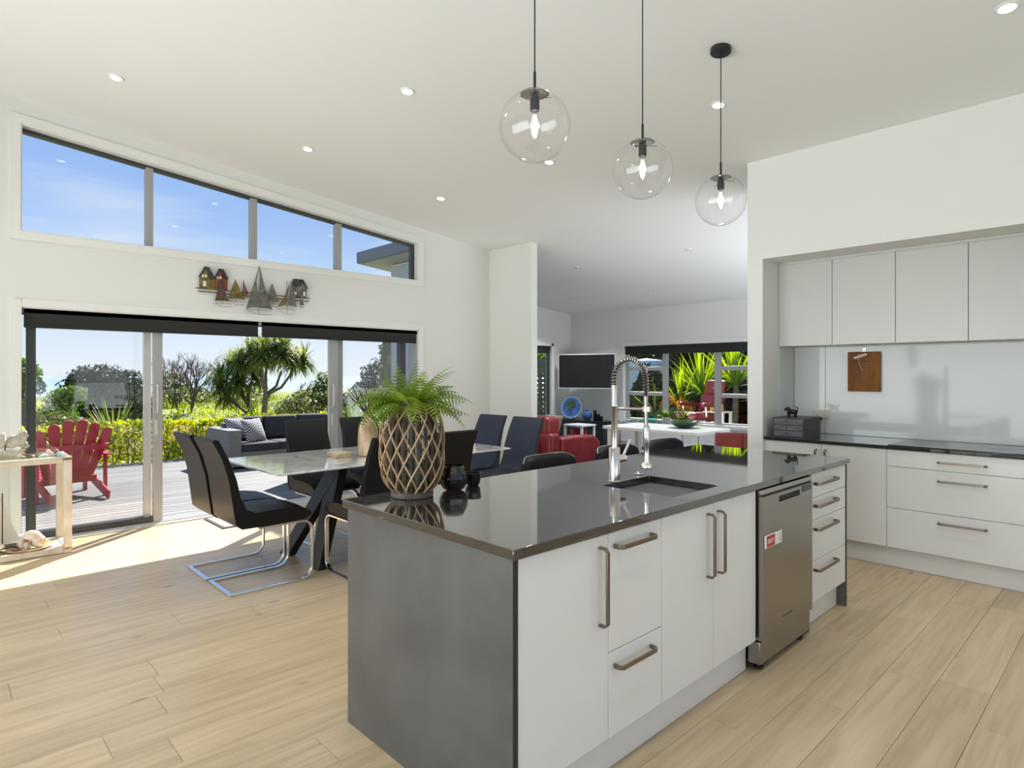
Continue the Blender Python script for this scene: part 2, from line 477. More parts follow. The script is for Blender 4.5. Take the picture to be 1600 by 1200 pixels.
# ------------------------------------------------------------------ geometry helpers
class MB:
    def __init__(s):
        s.v = []
        s.f = []

    def add(s, v, f):
        n = len(s.v)
        s.v += [tuple(p) for p in v]
        s.f += [tuple(i + n for i in q) for q in f]
        return s

    def box(s, x0, x1, y0, y1, z0, z1, mtx=None):
        v = [(x, y, z) for x in (x0, x1) for y in (y0, y1) for z in (z0, z1)]
        if mtx:
            v = [tuple(mtx @ Vector(p)) for p in v]
        return s.add(v, [(0, 1, 3, 2), (4, 6, 7, 5), (0, 4, 5, 1), (2, 3, 7, 6), (0, 2, 6, 4), (1, 5, 7, 3)])

    def tube(s, pts, r, n=8, closed=False, sec=None):
        """round tube, or a swept section sec=[(a,b),...]; r number or list"""
        P = [Vector(p) for p in pts]
        k = len(P)
        rr = r if isinstance(r, (list, tuple)) else [r] * k
        T = []
        for i in range(k):
            if closed:
                d = P[(i + 1) % k] - P[i - 1]
            else:
                d = P[min(i + 1, k - 1)] - P[max(i - 1, 0)]
            T.append(d.normalized())
        ref = Vector((0, 0, 1)) if abs(T[0].z) < 0.9 else Vector((1, 0, 0))
        N = (ref - T[0] * ref.dot(T[0])).normalized()
        rings = []
        for i in range(k):
            if i:
                N = (N - T[i] * N.dot(T[i]))
                N = N.normalized() if N.length > 1e-6 else T[i].orthogonal().normalized()
            B = T[i].cross(N)
            if sec:
                rings.append([P[i] + N * a + B * b for a, b in sec])
            else:
                rings.append([P[i] + (N * math.cos(2 * PI * j / n) + B * math.sin(2 * PI * j / n)) * rr[i] for j in range(n)])
        m = len(rings[0])
        v = [p for rg in rings for p in rg]
        f = []
        for i in range(k if closed else k - 1):
            a, b = i * m, ((i + 1) % k) * m
            for j in range(m):
                f.append((a + j, a + (j + 1) % m, b + (j + 1) % m, b + j))
        if not closed:
            f.append(tuple(range(m))[::-1])
            f.append(tuple(range((k - 1) * m, k * m)))
        return s.add(v, f)

    def lathe(s, prof, n=24, c=(0, 0, 0), mtx=None, cap=True):
        v, f = [], []
        k = len(prof)
        for r, z in prof:
            for j in range(n):
                a = 2 * PI * j / n
                p = Vector((r * math.cos(a), r * math.sin(a), z))
                if mtx:
                    p = mtx @ p
                v.append((p.x + c[0], p.y + c[1], p.z + c[2]))
        for i in range(k - 1):
            for j in range(n):
                f.append((i * n + j, i * n + (j + 1) % n, (i + 1) * n + (j + 1) % n, (i + 1) * n + j))
        if cap:
            if prof[0][0] > 1e-5:
                f.append(tuple(range(n))[::-1])
            if prof[-1][0] > 1e-5:
                f.append(tuple(range((k - 1) * n, k * n)))
        return s.add(v, f)

    def sphere(s, c, r, n=16, m=10, sq=(1, 1, 1), mtx=None):
        v, f = [], []
        for i in range(m + 1):
            th = PI * i / m
            for j in range(n):
                a = 2 * PI * j / n
                p = Vector((math.sin(th) * math.cos(a) * sq[0], math.sin(th) * math.sin(a) * sq[1], math.cos(th) * sq[2])) * r
                if mtx:
                    p = mtx @ p
                v.append((p.x + c[0], p.y + c[1], p.z + c[2]))
        for i in range(m):
            for j in range(n):
                f.append((i * n + j, (i + 1) * n + j, (i + 1) * n + (j + 1) % n, i * n + (j + 1) % n))
        return s.add(v, f)

    def prism(s, poly, d0, d1, plane='yz', mtx=None):
        """polygon extruded: plane 'yz' -> along x, 'xz' -> along y, 'xy' -> along z"""
        n = len(poly)
        v = []
        for d in (d0, d1):
            for a, b in poly:
                p = (d, a, b) if plane == 'yz' else ((a, d, b) if plane == 'xz' else (a, b, d))
                if mtx:
                    p = tuple(mtx @ Vector(p))
                v.append(p)
        f = [tuple(range(n))[::-1], tuple(range(n, 2 * n))]
        for i in range(n):
            j = (i + 1) % n
            f.append((i, j, n + j, n + i))
        return s.add(v, f)

    def build(s, name, material, parent=None, smooth=True, bevel=0.0, seg=2, ang=35, kind=None, label=None, world=True, fix=True, mods=None, up=0):
        me = bpy.data.meshes.new(name)
        off = Vector((0, 0, 0))
        if parent is not None and world:
            q = parent
            while q is not None:
                off += q.location
                q = q.parent
        vv = [(p[0] - off.x, p[1] - off.y, p[2] - off.z) for p in s.v] if off.length > 0 else s.v
        me.from_pydata(vv, [], s.f)
        if fix:
            bm = bmesh.new()
            bm.from_mesh(me)
            bmesh.ops.remove_doubles(bm, verts=bm.verts, dist=1e-6)
            bmesh.ops.recalc_face_normals(bm, faces=bm.faces)
            bm.to_mesh(me)
            bm.free()
        me.materials.append(material)
        if smooth:
            me.polygons.foreach_set('use_smooth', [True] * len(me.polygons))
            me.set_sharp_from_angle(angle=R(ang))
        o = link(bpy.data.objects.new(name, me))
        if parent is not None:
            o.parent = parent
        if bevel:
            b = o.modifiers.new('bevel', 'BEVEL')
            b.width = bevel
            b.segments = seg
            b.limit_method = 'ANGLE'
            b.angle_limit = R(40)
        if up:
            u = o.modifiers.new('subsurf', 'SUBSURF')
            u.levels = up
            u.render_levels = up
        if kind:
            o['kind'] = kind
        if label:
            o['label'] = label
        return o


def tag(o, label, cat, group=None, kind=None):
    o['label'] = label
    o['category'] = cat
    if group:
        o['group'] = group
    if kind:
        o['kind'] = kind
    return o


def thing(name, label, cat, loc=(0, 0, 0), group=None):
    o = link(bpy.data.objects.new(name, None))
    o.empty_display_size = 0.1
    o.location = loc
    return tag(o, label, cat, group)


def struct(name, loc=(0, 0, 0)):
    o = link(bpy.data.objects.new(name, None))
    o.empty_display_size = 0.1
    o.location = loc
    o['kind'] = 'structure'
    return o


CH = {}


def copy_tree(o, parent=None, kids=None):
    kids = kids if kids is not None else {}
    c = o.copy()
    link(c)
    if parent is not None:
        c.parent = parent
    for ch in [x for x in bpy.data.objects if x.parent == o]:
        copy_tree(ch, c)
    return c


def box(name, m, x0, x1, y0, y1, z0, z1, parent=None, bevel=0.0, **k):
    return MB().box(x0, x1, y0, y1, z0, z1).build(name, m, parent, bevel=bevel, **k)


def inst(o, name, loc, rot=(0, 0, 0), scale=None, parent=None):
    """another object on the same mesh"""
    c = o.copy()
    c.name = name
    c.location = loc
    c.rotation_euler = rot
    if scale:
        c.scale = scale
    if parent is not None:
        c.parent = parent
    return link(c)


def arc(c, r, a0, a1, n, plane='yz', d=0.0):
    out = []
    for i in range(n + 1):
        a = R(a0 + (a1 - a0) * i / n)
        p, q = c[0] + r * math.cos(a), c[1] + r * math.sin(a)
        out.append((d, p, q) if plane == 'yz' else ((p, d, q) if plane == 'xz' else (p, q, d)))
    return out


def quads(name, V, material, parent=None, kind=None, tri=False):
    """V: numpy (N,4,3) world corners -> one mesh of loose quads"""
    N = len(V)
    k = V.shape[1]
    me = bpy.data.meshes.new(name)
    off = np.zeros(3)
    q = parent
    while q is not None:
        off += np.array(q.location)
        q = q.parent
    co_ = (V.reshape(-1, 3) - off).astype(np.float32)
    me.vertices.add(N * k)
    me.vertices.foreach_set('co', co_.ravel())
    me.loops.add(N * k)
    me.loops.foreach_set('vertex_index', np.arange(N * k, dtype=np.int32))
    me.polygons.add(N)
    me.polygons.foreach_set('loop_start', np.arange(0, N * k, k, dtype=np.int32))
    me.polygons.foreach_set('loop_total', np.full(N, k, dtype=np.int32))
    me.update(calc_edges=True)
    me.validate()
    me.materials.append(material)
    o = link(bpy.data.objects.new(name, me))
    if parent is not None:
        o.parent = parent
    if kind:
        o['kind'] = kind
    return o


def unit(a):
    return a / np.maximum(np.linalg.norm(a, axis=-1, keepdims=True), 1e-9)


def leafquads(C, N, size, asp=0.5, droop=None, jit=0.4):
    """C (n,3) centres, N (n,3) rough normals -> diamond leaves (n,4,3)"""
    n = len(C)
    N = unit(N + RNG.normal(0, jit, (n, 3)))
    A = unit(np.cross(N, RNG.normal(0, 1, (n, 3))))
    if droop is not None:
        A = unit(A + np.array(droop))
    B = unit(np.cross(N, A))
    s = size * RNG.uniform(0.65, 1.35, (n, 1))
    fold = N * s * 0.18
    return np.stack([C - A * s, C + B * s * asp - fold, C + A * s, C - B * s * asp - fold], 1)


def cloud(blobs, size, asp=0.5, jit=0.6, fill=0.35):
    """blobs: (cx,cy,cz,rx,ry,rz,n)"""
    out = []
    for cx, cy_, cz, rx, ry, rz, n in blobs:
        d = unit(RNG.normal(0, 1, (n, 3)))
        r = 1 - fill * RNG.random((n, 1)) ** 1.5
        r *= 1 + 0.16 * np.sin(d[:, :1] * 7 + cx) * np.cos(d[:, 2:3] * 6 + cy_)
        C = d * r * np.array([rx, ry, rz]) + np.array([cx, cy_, cz])
        out.append(leafquads(C, d, size, asp, jit=jit))
    return np.concatenate(out)


def blade_strip(base, d, length, width, bend, up=0.0, segs=4, fold=0.0):
    """strap leaf as segs quads: (segs,4,3)"""
    d = Vector(d).normalized()
    side = d.cross(Vector((0, 0, 1)))
    side = side.normalized() if side.length > 1e-3 else Vector((1, 0, 0))
    p = Vector(base)
    ps = [p.copy()]
    dd = d.copy()
    for i in range(segs):
        p = p + dd * (length / segs)
        ps.append(p.copy())
        dd = (dd + Vector((0, 0, -bend / segs))).normalized()
    ws = [width * (0.55 + 0.45 * math.sin(PI * min(1, (i / segs) * 1.3 + 0.1))) if i < segs else width * 0.06 for i in range(segs + 1)]
    out = []
    for i in range(segs):
        a, b = side * ws[i] * 0.5, side * ws[i + 1] * 0.5
        out.append([ps[i] - a, ps[i] + a, ps[i + 1] + b, ps[i + 1] - b])
    return [[tuple(c) for c in q] for q in out]


def text(name, body, size, material, parent, mtx, extrude=0.0004, sx=1.0):
    cu = bpy.data.curves.new(name, 'FONT')
    cu.body = body
    cu.size = size
    cu.extrude = extrude
    cu.align_x = 'CENTER'
    cu.align_y = 'CENTER'
    q = link(bpy.data.objects.new(name + '_curve', cu))
    bpy.context.view_layer.update()
    me = bpy.data.meshes.new_from_object(q.evaluated_get(bpy.context.evaluated_depsgraph_get()))
    bpy.data.objects.remove(q)
    me.materials.clear()
    me.materials.append(material)
    o = link(bpy.data.objects.new(name, me))
    o.parent = parent
    o.matrix_local = mtx @ Matrix.Diagonal((sx, 1, 1, 1))
    return o


def CEIL(y):
    return 3.653 - 0.102 * (y - 0.504)


# =================================================================== STRUCTURE
XW = -6.42                       # inner face of the glazed wall
# ---- floor with planks
floor = struct('floor')
box('subfloor', M['subfloor'], -6.6, 1.8, -3.0, 5.834, -0.12, -0.008, floor)
FW, RT = Vector((-math.sin(R(46.23)), math.cos(R(46.23)), 0)), Vector((math.cos(R(46.23)), math.sin(R(46.23)), 0))


def onfloor(x, y):
    d = Vector((x, y, -1.41))
    w = d.dot(FW)
    if w < 0.3:
        return False
    px, py = 800 + 964.5 * d.dot(RT) / w, 584 + 964.5 * 1.41 / w
    return -80 < px < 1680 and py < 1320


PW, PL, PG = 0.195, 1.285, 0.0007


def plank_geo(mb, w, l, cx=0, cy=0):
    a, b, c = w / 2 - PG, l / 2 - PG, 0.0009
    v = []
    for (u, z) in ((0, -0.007), (0, -c), (c, 0.0)):
        v += [(cx - a + u, cy - b + u, z), (cx + a - u, cy - b + u, z), (cx + a - u, cy + b - u, z), (cx - a + u, cy + b - u, z)]
    f = [(8, 9, 10, 11)]
    for k in (0, 4):
        for j in range(4):
            f.append((k + j, k + (j + 1) % 4, k + 4 + (j + 1) % 4, k + 4 + j))
    mb.add(v, f)


plank0 = None
rest = MB()
npl = 0
rowoff = {0: 0.78, 3: 0.69}
for k in range(-18, 27):
    xc = -3.229 + (k + 0.5) * PW
    if xc - PW / 2 < -6.60 or xc > 1.8:
        continue
    y = rowoff.get(k, random.uniform(0, PL)) - 4 * PL
    while y < 5.83:
        y0, y1 = max(y, -3.0), min(y + PL, 5.832)
        y += PL
        if y1 - y0 < 0.02:
            continue
        yc = (y0 + y1) / 2
        vis = any(onfloor(xx, yy) for xx in (xc - 0.09, xc + 0.09) for yy in (y0, yc, y1))
        if not vis:
            plank_geo(rest, PW, y1 - y0, xc, yc)
            continue
        npl += 1
        if y1 - y0 > PL - 1e-4:
            if plank0 is None:
                mb = MB()
                plank_geo(mb, PW, PL)
                plank0 = mb.build('plank', M['oak'], floor, smooth=False)
                plank0.location = (xc, yc, 0)
            else:
                inst(plank0, 'plank', (xc, yc, 0))
        else:
            mb = MB()
            plank_geo(mb, PW, y1 - y0)
            o = mb.build('plank', M['oak'], floor, smooth=False)
            o.location = (xc, yc, 0)
o = rest.build('plank_field', M['oak'], floor, smooth=False)
o['kind'] = 'stuff'

# ---- living room carpet
lf = struct('floor_living')
box('carpet', M['carpet'], -8.7, -1.0, 5.836, 10.08, -0.12, 0.004, lf)

# ---- glazed wall
wl = struct('wall_left')
DY0, DY1, DZ = 0.588, 4.529, 1.962
WZ0 = 2.575


def WTOP(y):
    return 3.46 - 0.102 * (y - 0.588)


mb = MB()
mb.prism([(-3.0, 0), (DY0, 0), (DY0, CEIL(DY0) + .02), (-3.0, CEIL(-3.0) + .02)], XW - 0.18, XW)
mb.prism([(DY1, 0), (5.722, 0), (5.722, CEIL(5.722) + .02), (DY1, CEIL(DY1) + .02)], XW - 0.18, XW)
mb.prism([(DY0, DZ), (DY1, DZ), (DY1, WZ0), (DY0, WZ0)], XW - 0.18, XW)
mb.prism([(DY0, WTOP(DY0)), (DY1, WTOP(DY1)), (DY1, CEIL(DY1) + .02), (DY0, CEIL(DY0) + .02)], XW - 0.18, XW)
mb.build('wall_panel', M['wall'], wl, smooth=False)

# ---- other walls
w = struct('wall_nib')
MB().prism([(5.722, 0), (5.834, 0), (5.834, CEIL(5.834) + .02), (5.722, CEIL(5.722) + .02)], XW - 0.02, -5.613).build('wall_panel', M['wall'], w, smooth=False)
w = struct('wall_wing')
box('cladding', M['cladding'], -8.85, -6.60, 5.68, 5.83, -0.2, 3.20, w)
w = struct('wall_living_left')
mb = MB()
mb.box(-8.85, -8.70, 5.70, 8.95, 0, 3.1)
mb.box(-8.85, -8.70, 9.46, 10.25, 0, 2.80)
mb.box(-8.85, -8.70, 8.95, 9.46, 0, 0.50)
mb.box(-8.85, -8.70, 8.95, 9.46, 1.985, 2.86)
mb.build('wall_panel', M['wall'], w, smooth=False)
w = struct('wall_living_far')
FX0, FX1, FZ0, FZ1 = -7.30, -3.90, 0.51, 1.955
mb = MB()
mb.box(-8.85, FX0, 10.08, 10.25, 0, 2.70)
mb.box(FX1, -0.85, 10.08, 10.25, 0, 2.70)
mb.box(FX0, FX1, 10.08, 10.25, 0, FZ0)
mb.box(FX0, FX1, 10.08, 10.25, FZ1, 2.70)
mb.build('wall_panel', M['wall'], w, smooth=False)
w = struct('wall_living_right')
mb = MB()
mb.box(-1.0, -.85, 5.84, 6.2, 0, 3.12)
mb.box(-1.0, -.85, 9.8, 10.25, 0, 2.72)
mb.box(-1.0, -.85, 6.2, 9.8, 2.2, 2.72)
mb.build('wall_panel', M['wall'], w, smooth=False)
d4 = struct('added_door_living')  # unseen glazed doors added on the hidden side for the living room fill
for a in (6.2, 8.0):
    mb = MB()
    mb.box(-.94, -.89, a, a + .07, .02, 2.2)
    mb.box(-.94, -.89, a + 1.73, a + 1.8, .02, 2.2)
    mb.box(-.94, -.89, a + .07, a + 1.73, .02, .09)
    mb.box(-.94, -.89, a + .07, a + 1.73, 2.13, 2.2)
    q_ = mb.build('sash', M['alu'], d4, smooth=False)
    box('pane', M['pane'], -.918, -.912, a + .06, a + 1.74, .08, 2.14, q_, smooth=False)
w = struct('wall_right')
mb = MB()
mb.box(1.8, 1.95, -3.15, -2.3, 0, 4.04)
mb.box(1.8, 1.95, 3.3, 5.84, 0, 3.45)
mb.box(1.8, 1.95, -2.3, 3.3, 2.35, 3.9)
mb.build('wall_panel', M['wall'], w, smooth=False)
w = struct('wall_back')
mb = MB()
mb.box(-6.6, -5.4, -3.15, -3.0, 0, 4.04)
mb.box(.6, 1.95, -3.15, -3.0, 0, 4.04)
mb.box(-5.4, .6, -3.15, -3.0, 2.35, 4.04)
mb.build('wall_panel', M['wall'], w, smooth=False)
# unseen glazed doors behind the camera, added as openings for the fill lights
d2 = struct('added_door_right')
for a in (-2.3, -.43, 1.43):
    mb = MB()
    mb.box(1.85, 1.90, a, a + .07, .02, 2.35)
    mb.box(1.85, 1.90, a + 1.80, a + 1.87, .02, 2.35)
    mb.box(1.85, 1.90, a + .07, a + 1.80, .02, .09)
    mb.box(1.85, 1.90, a + .07, a + 1.80, 2.28, 2.35)
    q_ = mb.build('sash', M['alu'], d2, smooth=False)
    box('pane', M['pane'], 1.872, 1.878, a + .06, a + 1.81, .08, 2.29, q_, smooth=False)
d3 = struct('added_door_back')
for a in (-5.4, -3.4, -1.4):
    mb = MB()
    mb.box(a, a + .07, -3.10, -3.05, .02, 2.35)
    mb.box(a + 1.93, a + 2.0, -3.10, -3.05, .02, 2.35)
    mb.box(a + .07, a + 1.93, -3.10, -3.05, .02, .09)
    mb.box(a + .07, a + 1.93, -3.10, -3.05, 2.28, 2.35)
    q_ = mb.build('sash', M['alu'], d3, smooth=False)
    box('pane', M['pane'], a + .06, a + 1.94, -3.078, -3.072, .08, 2.29, q_, smooth=False)
# kitchen wall: stub, bulkhead over the niche, niche back and right side
w = struct('wall_kitchen')
NX0, NX1, NZ = -2.262, -0.44, 2.363
BK0 = 5.05
mb = MB()
mb.prism([(BK0, 0), (5.84, 0), (5.84, CEIL(5.84) + .02), (BK0, CEIL(BK0) + .02)], -2.392, NX0)
mb.prism([(BK0, 0), (5.84, 0), (5.84, CEIL(5.84) + .02), (BK0, CEIL(BK0) + .02)], NX1, 1.8)
mb.prism([(BK0, NZ), (5.84, NZ), (5.84, CEIL(5.84) + .02), (BK0, CEIL(BK0) + .02)], NX0, NX1)
mb.box(NX0, NX1, 5.70, 5.84, 0, NZ)
mb.build('wall_panel', M['wall'], w, smooth=False)

# ---- raked ceiling, roof over it
c = struct('ceiling')
mb = MB()
mb.prism([(-3.15, CEIL(-3.15)), (5.70, CEIL(5.70)), (5.70, CEIL(5.70) + .1), (-3.15, CEIL(-3.15) + .1)], -6.60, 1.95)
mb.prism([(5.70, CEIL(5.70)), (10.25, CEIL(10.25)), (10.25, CEIL(10.25) + .1), (5.70, CEIL(5.70) + .1)], -8.85, 1.95)
mb.build('ceiling_lining', M['ceil'], c, smooth=False)
r = struct('roof')
mb = MB()
mb.prism([(-3.6, CEIL(-3.6) + .13), (5.35, CEIL(5.35) + .13), (5.35, CEIL(5.35) + .31), (-3.6, CEIL(-3.6) + .31)], -7.34, 2.2)
mb.build('main_roof', M['fascia'], r, smooth=False)
mb = MB()
mb.prism([(5.35, CEIL(5.35) + .125), (10.6, CEIL(10.6) + .125), (10.6, CEIL(10.6) + .31), (5.35, CEIL(5.35) + .31)], -9.40, 2.2)
mb.build('wing_roof', M['fascia'], r, smooth=False)
MB().prism([(5.40, CEIL(5.40) + .119), (10.5, CEIL(10.5) + .119), (10.5, CEIL(10.5) + .124), (5.40, CEIL(5.40) + .124)], -9.35, -7.36).build('soffit', M['soffit'], r, smooth=False)

# ---- trims round the openings
t = struct('trim_door')
tx0, tx1 = XW, XW + 0.014
mb = MB()
mb.box(tx0, tx1, 0.520, DY0 + .004, 0, 2.025)
mb.box(tx0, tx1, DY1 - .004, 4.591, 0, 2.025)
mb.box(tx0, tx1, DY0 + .004, DY1 - .004, DZ - .002, 2.025)
mb.build('architrave', M['trim'], t, bevel=0.003)
mb = MB()
mb.box(XW - .015, XW + .002, DY0 - .004, DY0 + .004, 0, DZ)
mb.box(XW - .10, XW + .002, DY1 - .012, DY1 + .004, 0, DZ)
mb.box(XW - .10, XW + .002, DY0, DY1, DZ - .012, DZ + .004)
mb.build('reveal', M['trim'], t, smooth=False)
t = struct('trim_clerestory')
mb = MB()
pt = [(0.520, 2.508), (4.591, 2.508), (4.591, 3.119), (0.520, 3.535)]
pi = [(DY0, WZ0), (DY1, WZ0), (DY1, WTOP(DY1)), (DY0, WTOP(DY0))]
for i in range(4):
    j = (i + 1) % 4
    mb.prism([pt[i], pt[j], pi[j], pi[i]], tx0, tx1)
mb.build('architrave', M['trim'], t, smooth=False)
mb = MB()
e = 0.012
po = [(DY0 - .004, WZ0 - .004), (DY1 + .004, WZ0 - .004), (DY1 + .004, WTOP(DY1) + .004), (DY0 - .004, WTOP(DY0) + .004)]
pn = [(DY0 + e, WZ0 + e), (DY1 - e, WZ0 + e), (DY1 - e, WTOP(DY1) - e), (DY0 + e, WTOP(DY0) - e)]
for i in range(4):
    j = (i + 1) % 4
    mb.prism([po[i], po[j], pn[j], pn[i]], XW - .09, XW + .002)
mb.build('reveal', M['trim'], t, smooth=False)

# ---- clerestory window
wn = struct('window_1')
q0, q1 = DY0 + .008, DY1 - .008
mb = MB()
po = [(q0, WZ0 + .008), (q1, WZ0 + .008), (q1, WTOP(q1) - .008), (q0, WTOP(q0) - .008)]
pn = [(q0 + .012, WZ0 + .02), (q1 - .045, WZ0 + .02), (q1 - .045, WTOP(q1 - .045) - .042), (q0 + .012, WTOP(q0) - .042)]
for i in range(4):
    j = (i + 1) % 4
    mb.prism([po[i], po[j], pn[j], pn[i]], XW - .15, XW - .085)
mb.build('frame', M['aludark'], wn, smooth=False)
ms = [(1.512, 1.574), (2.472, 2.540), (3.432, 3.508)]
for a, b in ms:
    MB().prism([(a, WZ0 + .012), (b, WZ0 + .012), (b, WTOP(b) - .03), (a, WTOP(a) - .03)], XW - .145, XW - .08).build('mullion', M['alu'], wn, bevel=.003)
ed = [q0 + .01] + [x for p in ms for x in p] + [q1 - .04]
for i in range(0, 8, 2):
    a, b = ed[i], ed[i + 1]
    MB().prism([(a, WZ0 + .015), (b, WZ0 + .015), (b, WTOP(b) - .035), (a, WTOP(a) - .035)], XW - .120, XW - .114).build('pane', M['pane'], wn, smooth=False)

# ---- sliding door: a fixed panel and a slid-back panel at each side
dr = struct('door_1')
mb = MB()
mb.box(XW - .18, XW - .02, DY0 + .0, DY0 + .010, 0, DZ - .01)
mb.box(XW - .18, XW - .02, DY1 - .034, DY1 - .010, 0, DZ - .01)
mb.box(XW - .18, XW - .02, DY0 + .01, DY1 - .01, DZ - .05, DZ - .01)
mb.build('frame', M['alu'], dr, smooth=False)
mb = MB()
mb.box(XW - .20, XW + .012, DY0 - .02, DY1 + .02, 0.0, 0.014)
for xx in (XW - .05, XW - .09, XW - .13, XW - .17):
    mb.box(xx - .004, xx + .004, DY0 + .01, DY1 - .01, 0.014, 0.026)
mb.build('sill_track', M['alulight'], dr, bevel=.002)


def sash(y0, y1, x, s0, s1, m0, m1, handle=None):
    z0, z1 = 0.028, DZ - .03
    mb = MB()
    mb.box(x - .02, x + .02, y0, y0 + s0, z0, z1)
    mb.box(x - .02, x + .02, y0 + s0, y1 - s1, z0, z0 + .055)
    mb.box(x - .02, x + .02, y0 + s0, y1 - s1, z1 - .06, z1)
    s = mb.build('sash', m0, dr, bevel=.003)
    MB().box(x - .02, x + .02, y1 - s1, y1, z0, z1).build('stile', m1, s, bevel=.003)
    MB().box(x - .004, x + .004, y0 + s0 - .01, y1 - s1 + .01, z0 + .045, z1 - .05).build('pane', M['pane'], s, smooth=False)
    if handle:
        h, mm, z = handle
        mb = MB()
        mb.tube([(x + .018, h, z + .125), (x + .05, h, z + .125), (x + .062, h, z + .112), (x + .062, h, z - .112), (x + .05, h, z - .125), (x + .018, h, z - .125)],
                0, sec=[(-.009, -.006), (.009, -.006), (.009, .006), (-.009, .006)])
        mb.build('handle', mm, s, bevel=.002)
        MB().box(x + .018, x + .026, h - .012, h + .012, z - .34, z - .20).build('lock_plate', mm, s, bevel=.002)
    return s


sash(0.637, 1.566, XW - .135, .064, .062, M['aludark'], M['alulight'])  # one aluminium in darker and paler tones: stile shade put into the colour
sash(0.631, 1.646, XW - .075, .064, .078, M['aludark'], M['alu'], (1.592, M['alulight'], 1.18))
sash(3.470, 4.408, XW - .135, .070, .070, M['alu'], M['aludark'])
sash(3.338, 4.300, XW - .075, .108, .040, M['alu'], M['aludark'], (3.372, M['alulight'], 1.16))

MB().box(XW - .109, XW - .103, DY0 + .012, .640, .03, DZ - .04).build('pane', M['pane'], dr, smooth=False)

# ---- living room windows
wn = struct('window_2')
mb = MB()
mb.box(-8.70, -8.686, 9.46, 9.515, 0.50, 2.035)
mb.box(-8.70, -8.686, 8.90, 9.515, 1.985, 2.035)
mb.box(-8.70, -8.686, 8.90, 9.515, 0.45, 0.50)
mb.build('architrave', M['trim'], wn, smooth=False)
mb = MB()
mb.box(-8.80, -8.74, 9.415, 9.46, .5, 1.985)
mb.box(-8.80, -8.74, 8.95, 8.99, .5, 1.985)
mb.box(-8.80, -8.74, 8.99, 9.415, .5, .53)
mb.box(-8.80, -8.74, 8.99, 9.415, 1.95, 1.985)
mb.build('frame', M['aludark'], wn, smooth=False)
box('pane', M['pane'], -8.773, -8.767, 8.98, 9.42, .52, 1.96, wn, smooth=False)

wn = struct('window_3')
mb = MB()
mb.box(FX0 - .065, FX0, 10.066, 10.08, FZ0 - .065, FZ1 + .065)
mb.box(FX1, FX1 + .065, 10.066, 10.08, FZ0 - .065, FZ1 + .065)
mb.box(FX0, FX1, 10.066, 10.08, FZ1, FZ1 + .065)
mb.box(FX0, FX1, 10.06, 10.08, FZ0 - .065, FZ0)
mb.build('architrave', M['trim'], wn, smooth=False)
WX = [(-6.455, -6.365), (-5.40, -5.30), (-4.22, -4.12)]
mb = MB()
mb.box(FX0, FX0 + .04, 10.13, 10.19, FZ0, FZ1)
mb.box(FX1 - .04, FX1, 10.13, 10.19, FZ0, FZ1)
mb.box(FX0 + .04, FX1 - .04, 10.13, 10.19, FZ0, FZ0 + .035)
mb.box(FX0 + .04, FX1 - .04, 10.13, 10.19, FZ1 - .04, FZ1)
mb.build('frame', M['alu'], wn, smooth=False)
for a, b in WX:
    box('mullion', M['alu'], a, b, 10.12, 10.20, FZ0 + .03, FZ1 - .03, wn, bevel=.003)
cells = [(FX0 + .04, WX[0][0]), (WX[0][1], WX[1][0]), (WX[1][1], WX[2][0]), (WX[2][1], FX1 - .04)]
for i, (a, b) in enumerate(cells):
    if i in (0, 2):
        for z0, z1 in ((.99, 1.06), (1.47, 1.545)):
            box('transom', M['alu'], a, b, 10.12, 10.20, z0, z1, wn, bevel=.003)
    box('pane', M['pane'], a - .005, b + .005, 10.157, 10.163, FZ0 + .03, FZ1 - .035, wn, smooth=False)

# ---- baseboards
b = struct('baseboard_living')
box('board', M['trim'], -8.70, -1.0, 10.068, 10.08, 0.004, 0.09, b, bevel=.003)
b = struct('baseboard_left')
mb = MB()
mb.box(XW, XW + .012, -3.0, 0.52, 0, .085)
mb.box(XW, XW + .012, 4.591, 5.722, 0, .085)
mb.box(XW, -5.613, 5.710, 5.722, 0, .085)
mb.build('board', M['trim'], b, bevel=.003)

# ---- roller blinds
def blind(label, y0, y1, zb, zt, x, along='y', m=None):
    c0 = (x, (y0 + y1) / 2, zt) if along == 'y' else ((y0 + y1) / 2, x, zt)
    t = thing('roller_blind', label, 'blind', c0)
    mb = MB()
    if along == 'y':
        mb.box(x - .002, x + .002, y0, y1, zb, zt - .004)
    else:
        mb.box(y0, y1, x - .002, x + .002, zb, zt - .004)
    mb.build('fabric', M['blind'], t, smooth=False)
    k = -1 if along == 'y' else 1
    mb = MB()
    P = [(x + k * .022, y0, zt - .03), (x + k * .022, y1, zt - .03)] if along == 'y' else [(y0, x + k * .022, zt - .03), (y1, x + k * .022, zt - .03)]
    mb.tube(P, .021, 12)
    mb.build('roll', M['blind'], t)
    mb = MB()
    if along == 'y':
        mb.box(x - .007, x + .007, y0, y1, zb - .012, zb + .012)
    else:
        mb.box(y0, y1, x - .007, x + .007, zb - .012, zb + .012)
    mb.build('bottom_bar', M['blind'], t, bevel=.003)
    for y in (y0 - .006, y1 + .006):
        mb = MB()
        if along == 'y':
            mb.box(x - .045, x + .005, y - .003, y + .003, zt - .055, zt)
        else:
            mb.box(y - .003, y + .003, x - .005, x + .045, zt - .055, zt)
        mb.build('bracket', M['black'], t, smooth=False)
    return t


blind('left charcoal roller blind above the sliding doors, rolled almost up', 0.612, 2.525, 1.803, 1.952, XW - .022)
blind('right charcoal roller blind above the sliding doors, rolled almost up', 2.565, 4.50, 1.803, 1.952, XW - .022)
blind('short black roller blind on the narrow window beside the television', 8.965, 9.45, 1.845, 1.98, -8.725)
blind('long black roller blind over the wide living room window', FX0 + .01, FX1 - .01, 1.80, 1.95, 10.10, 'x')

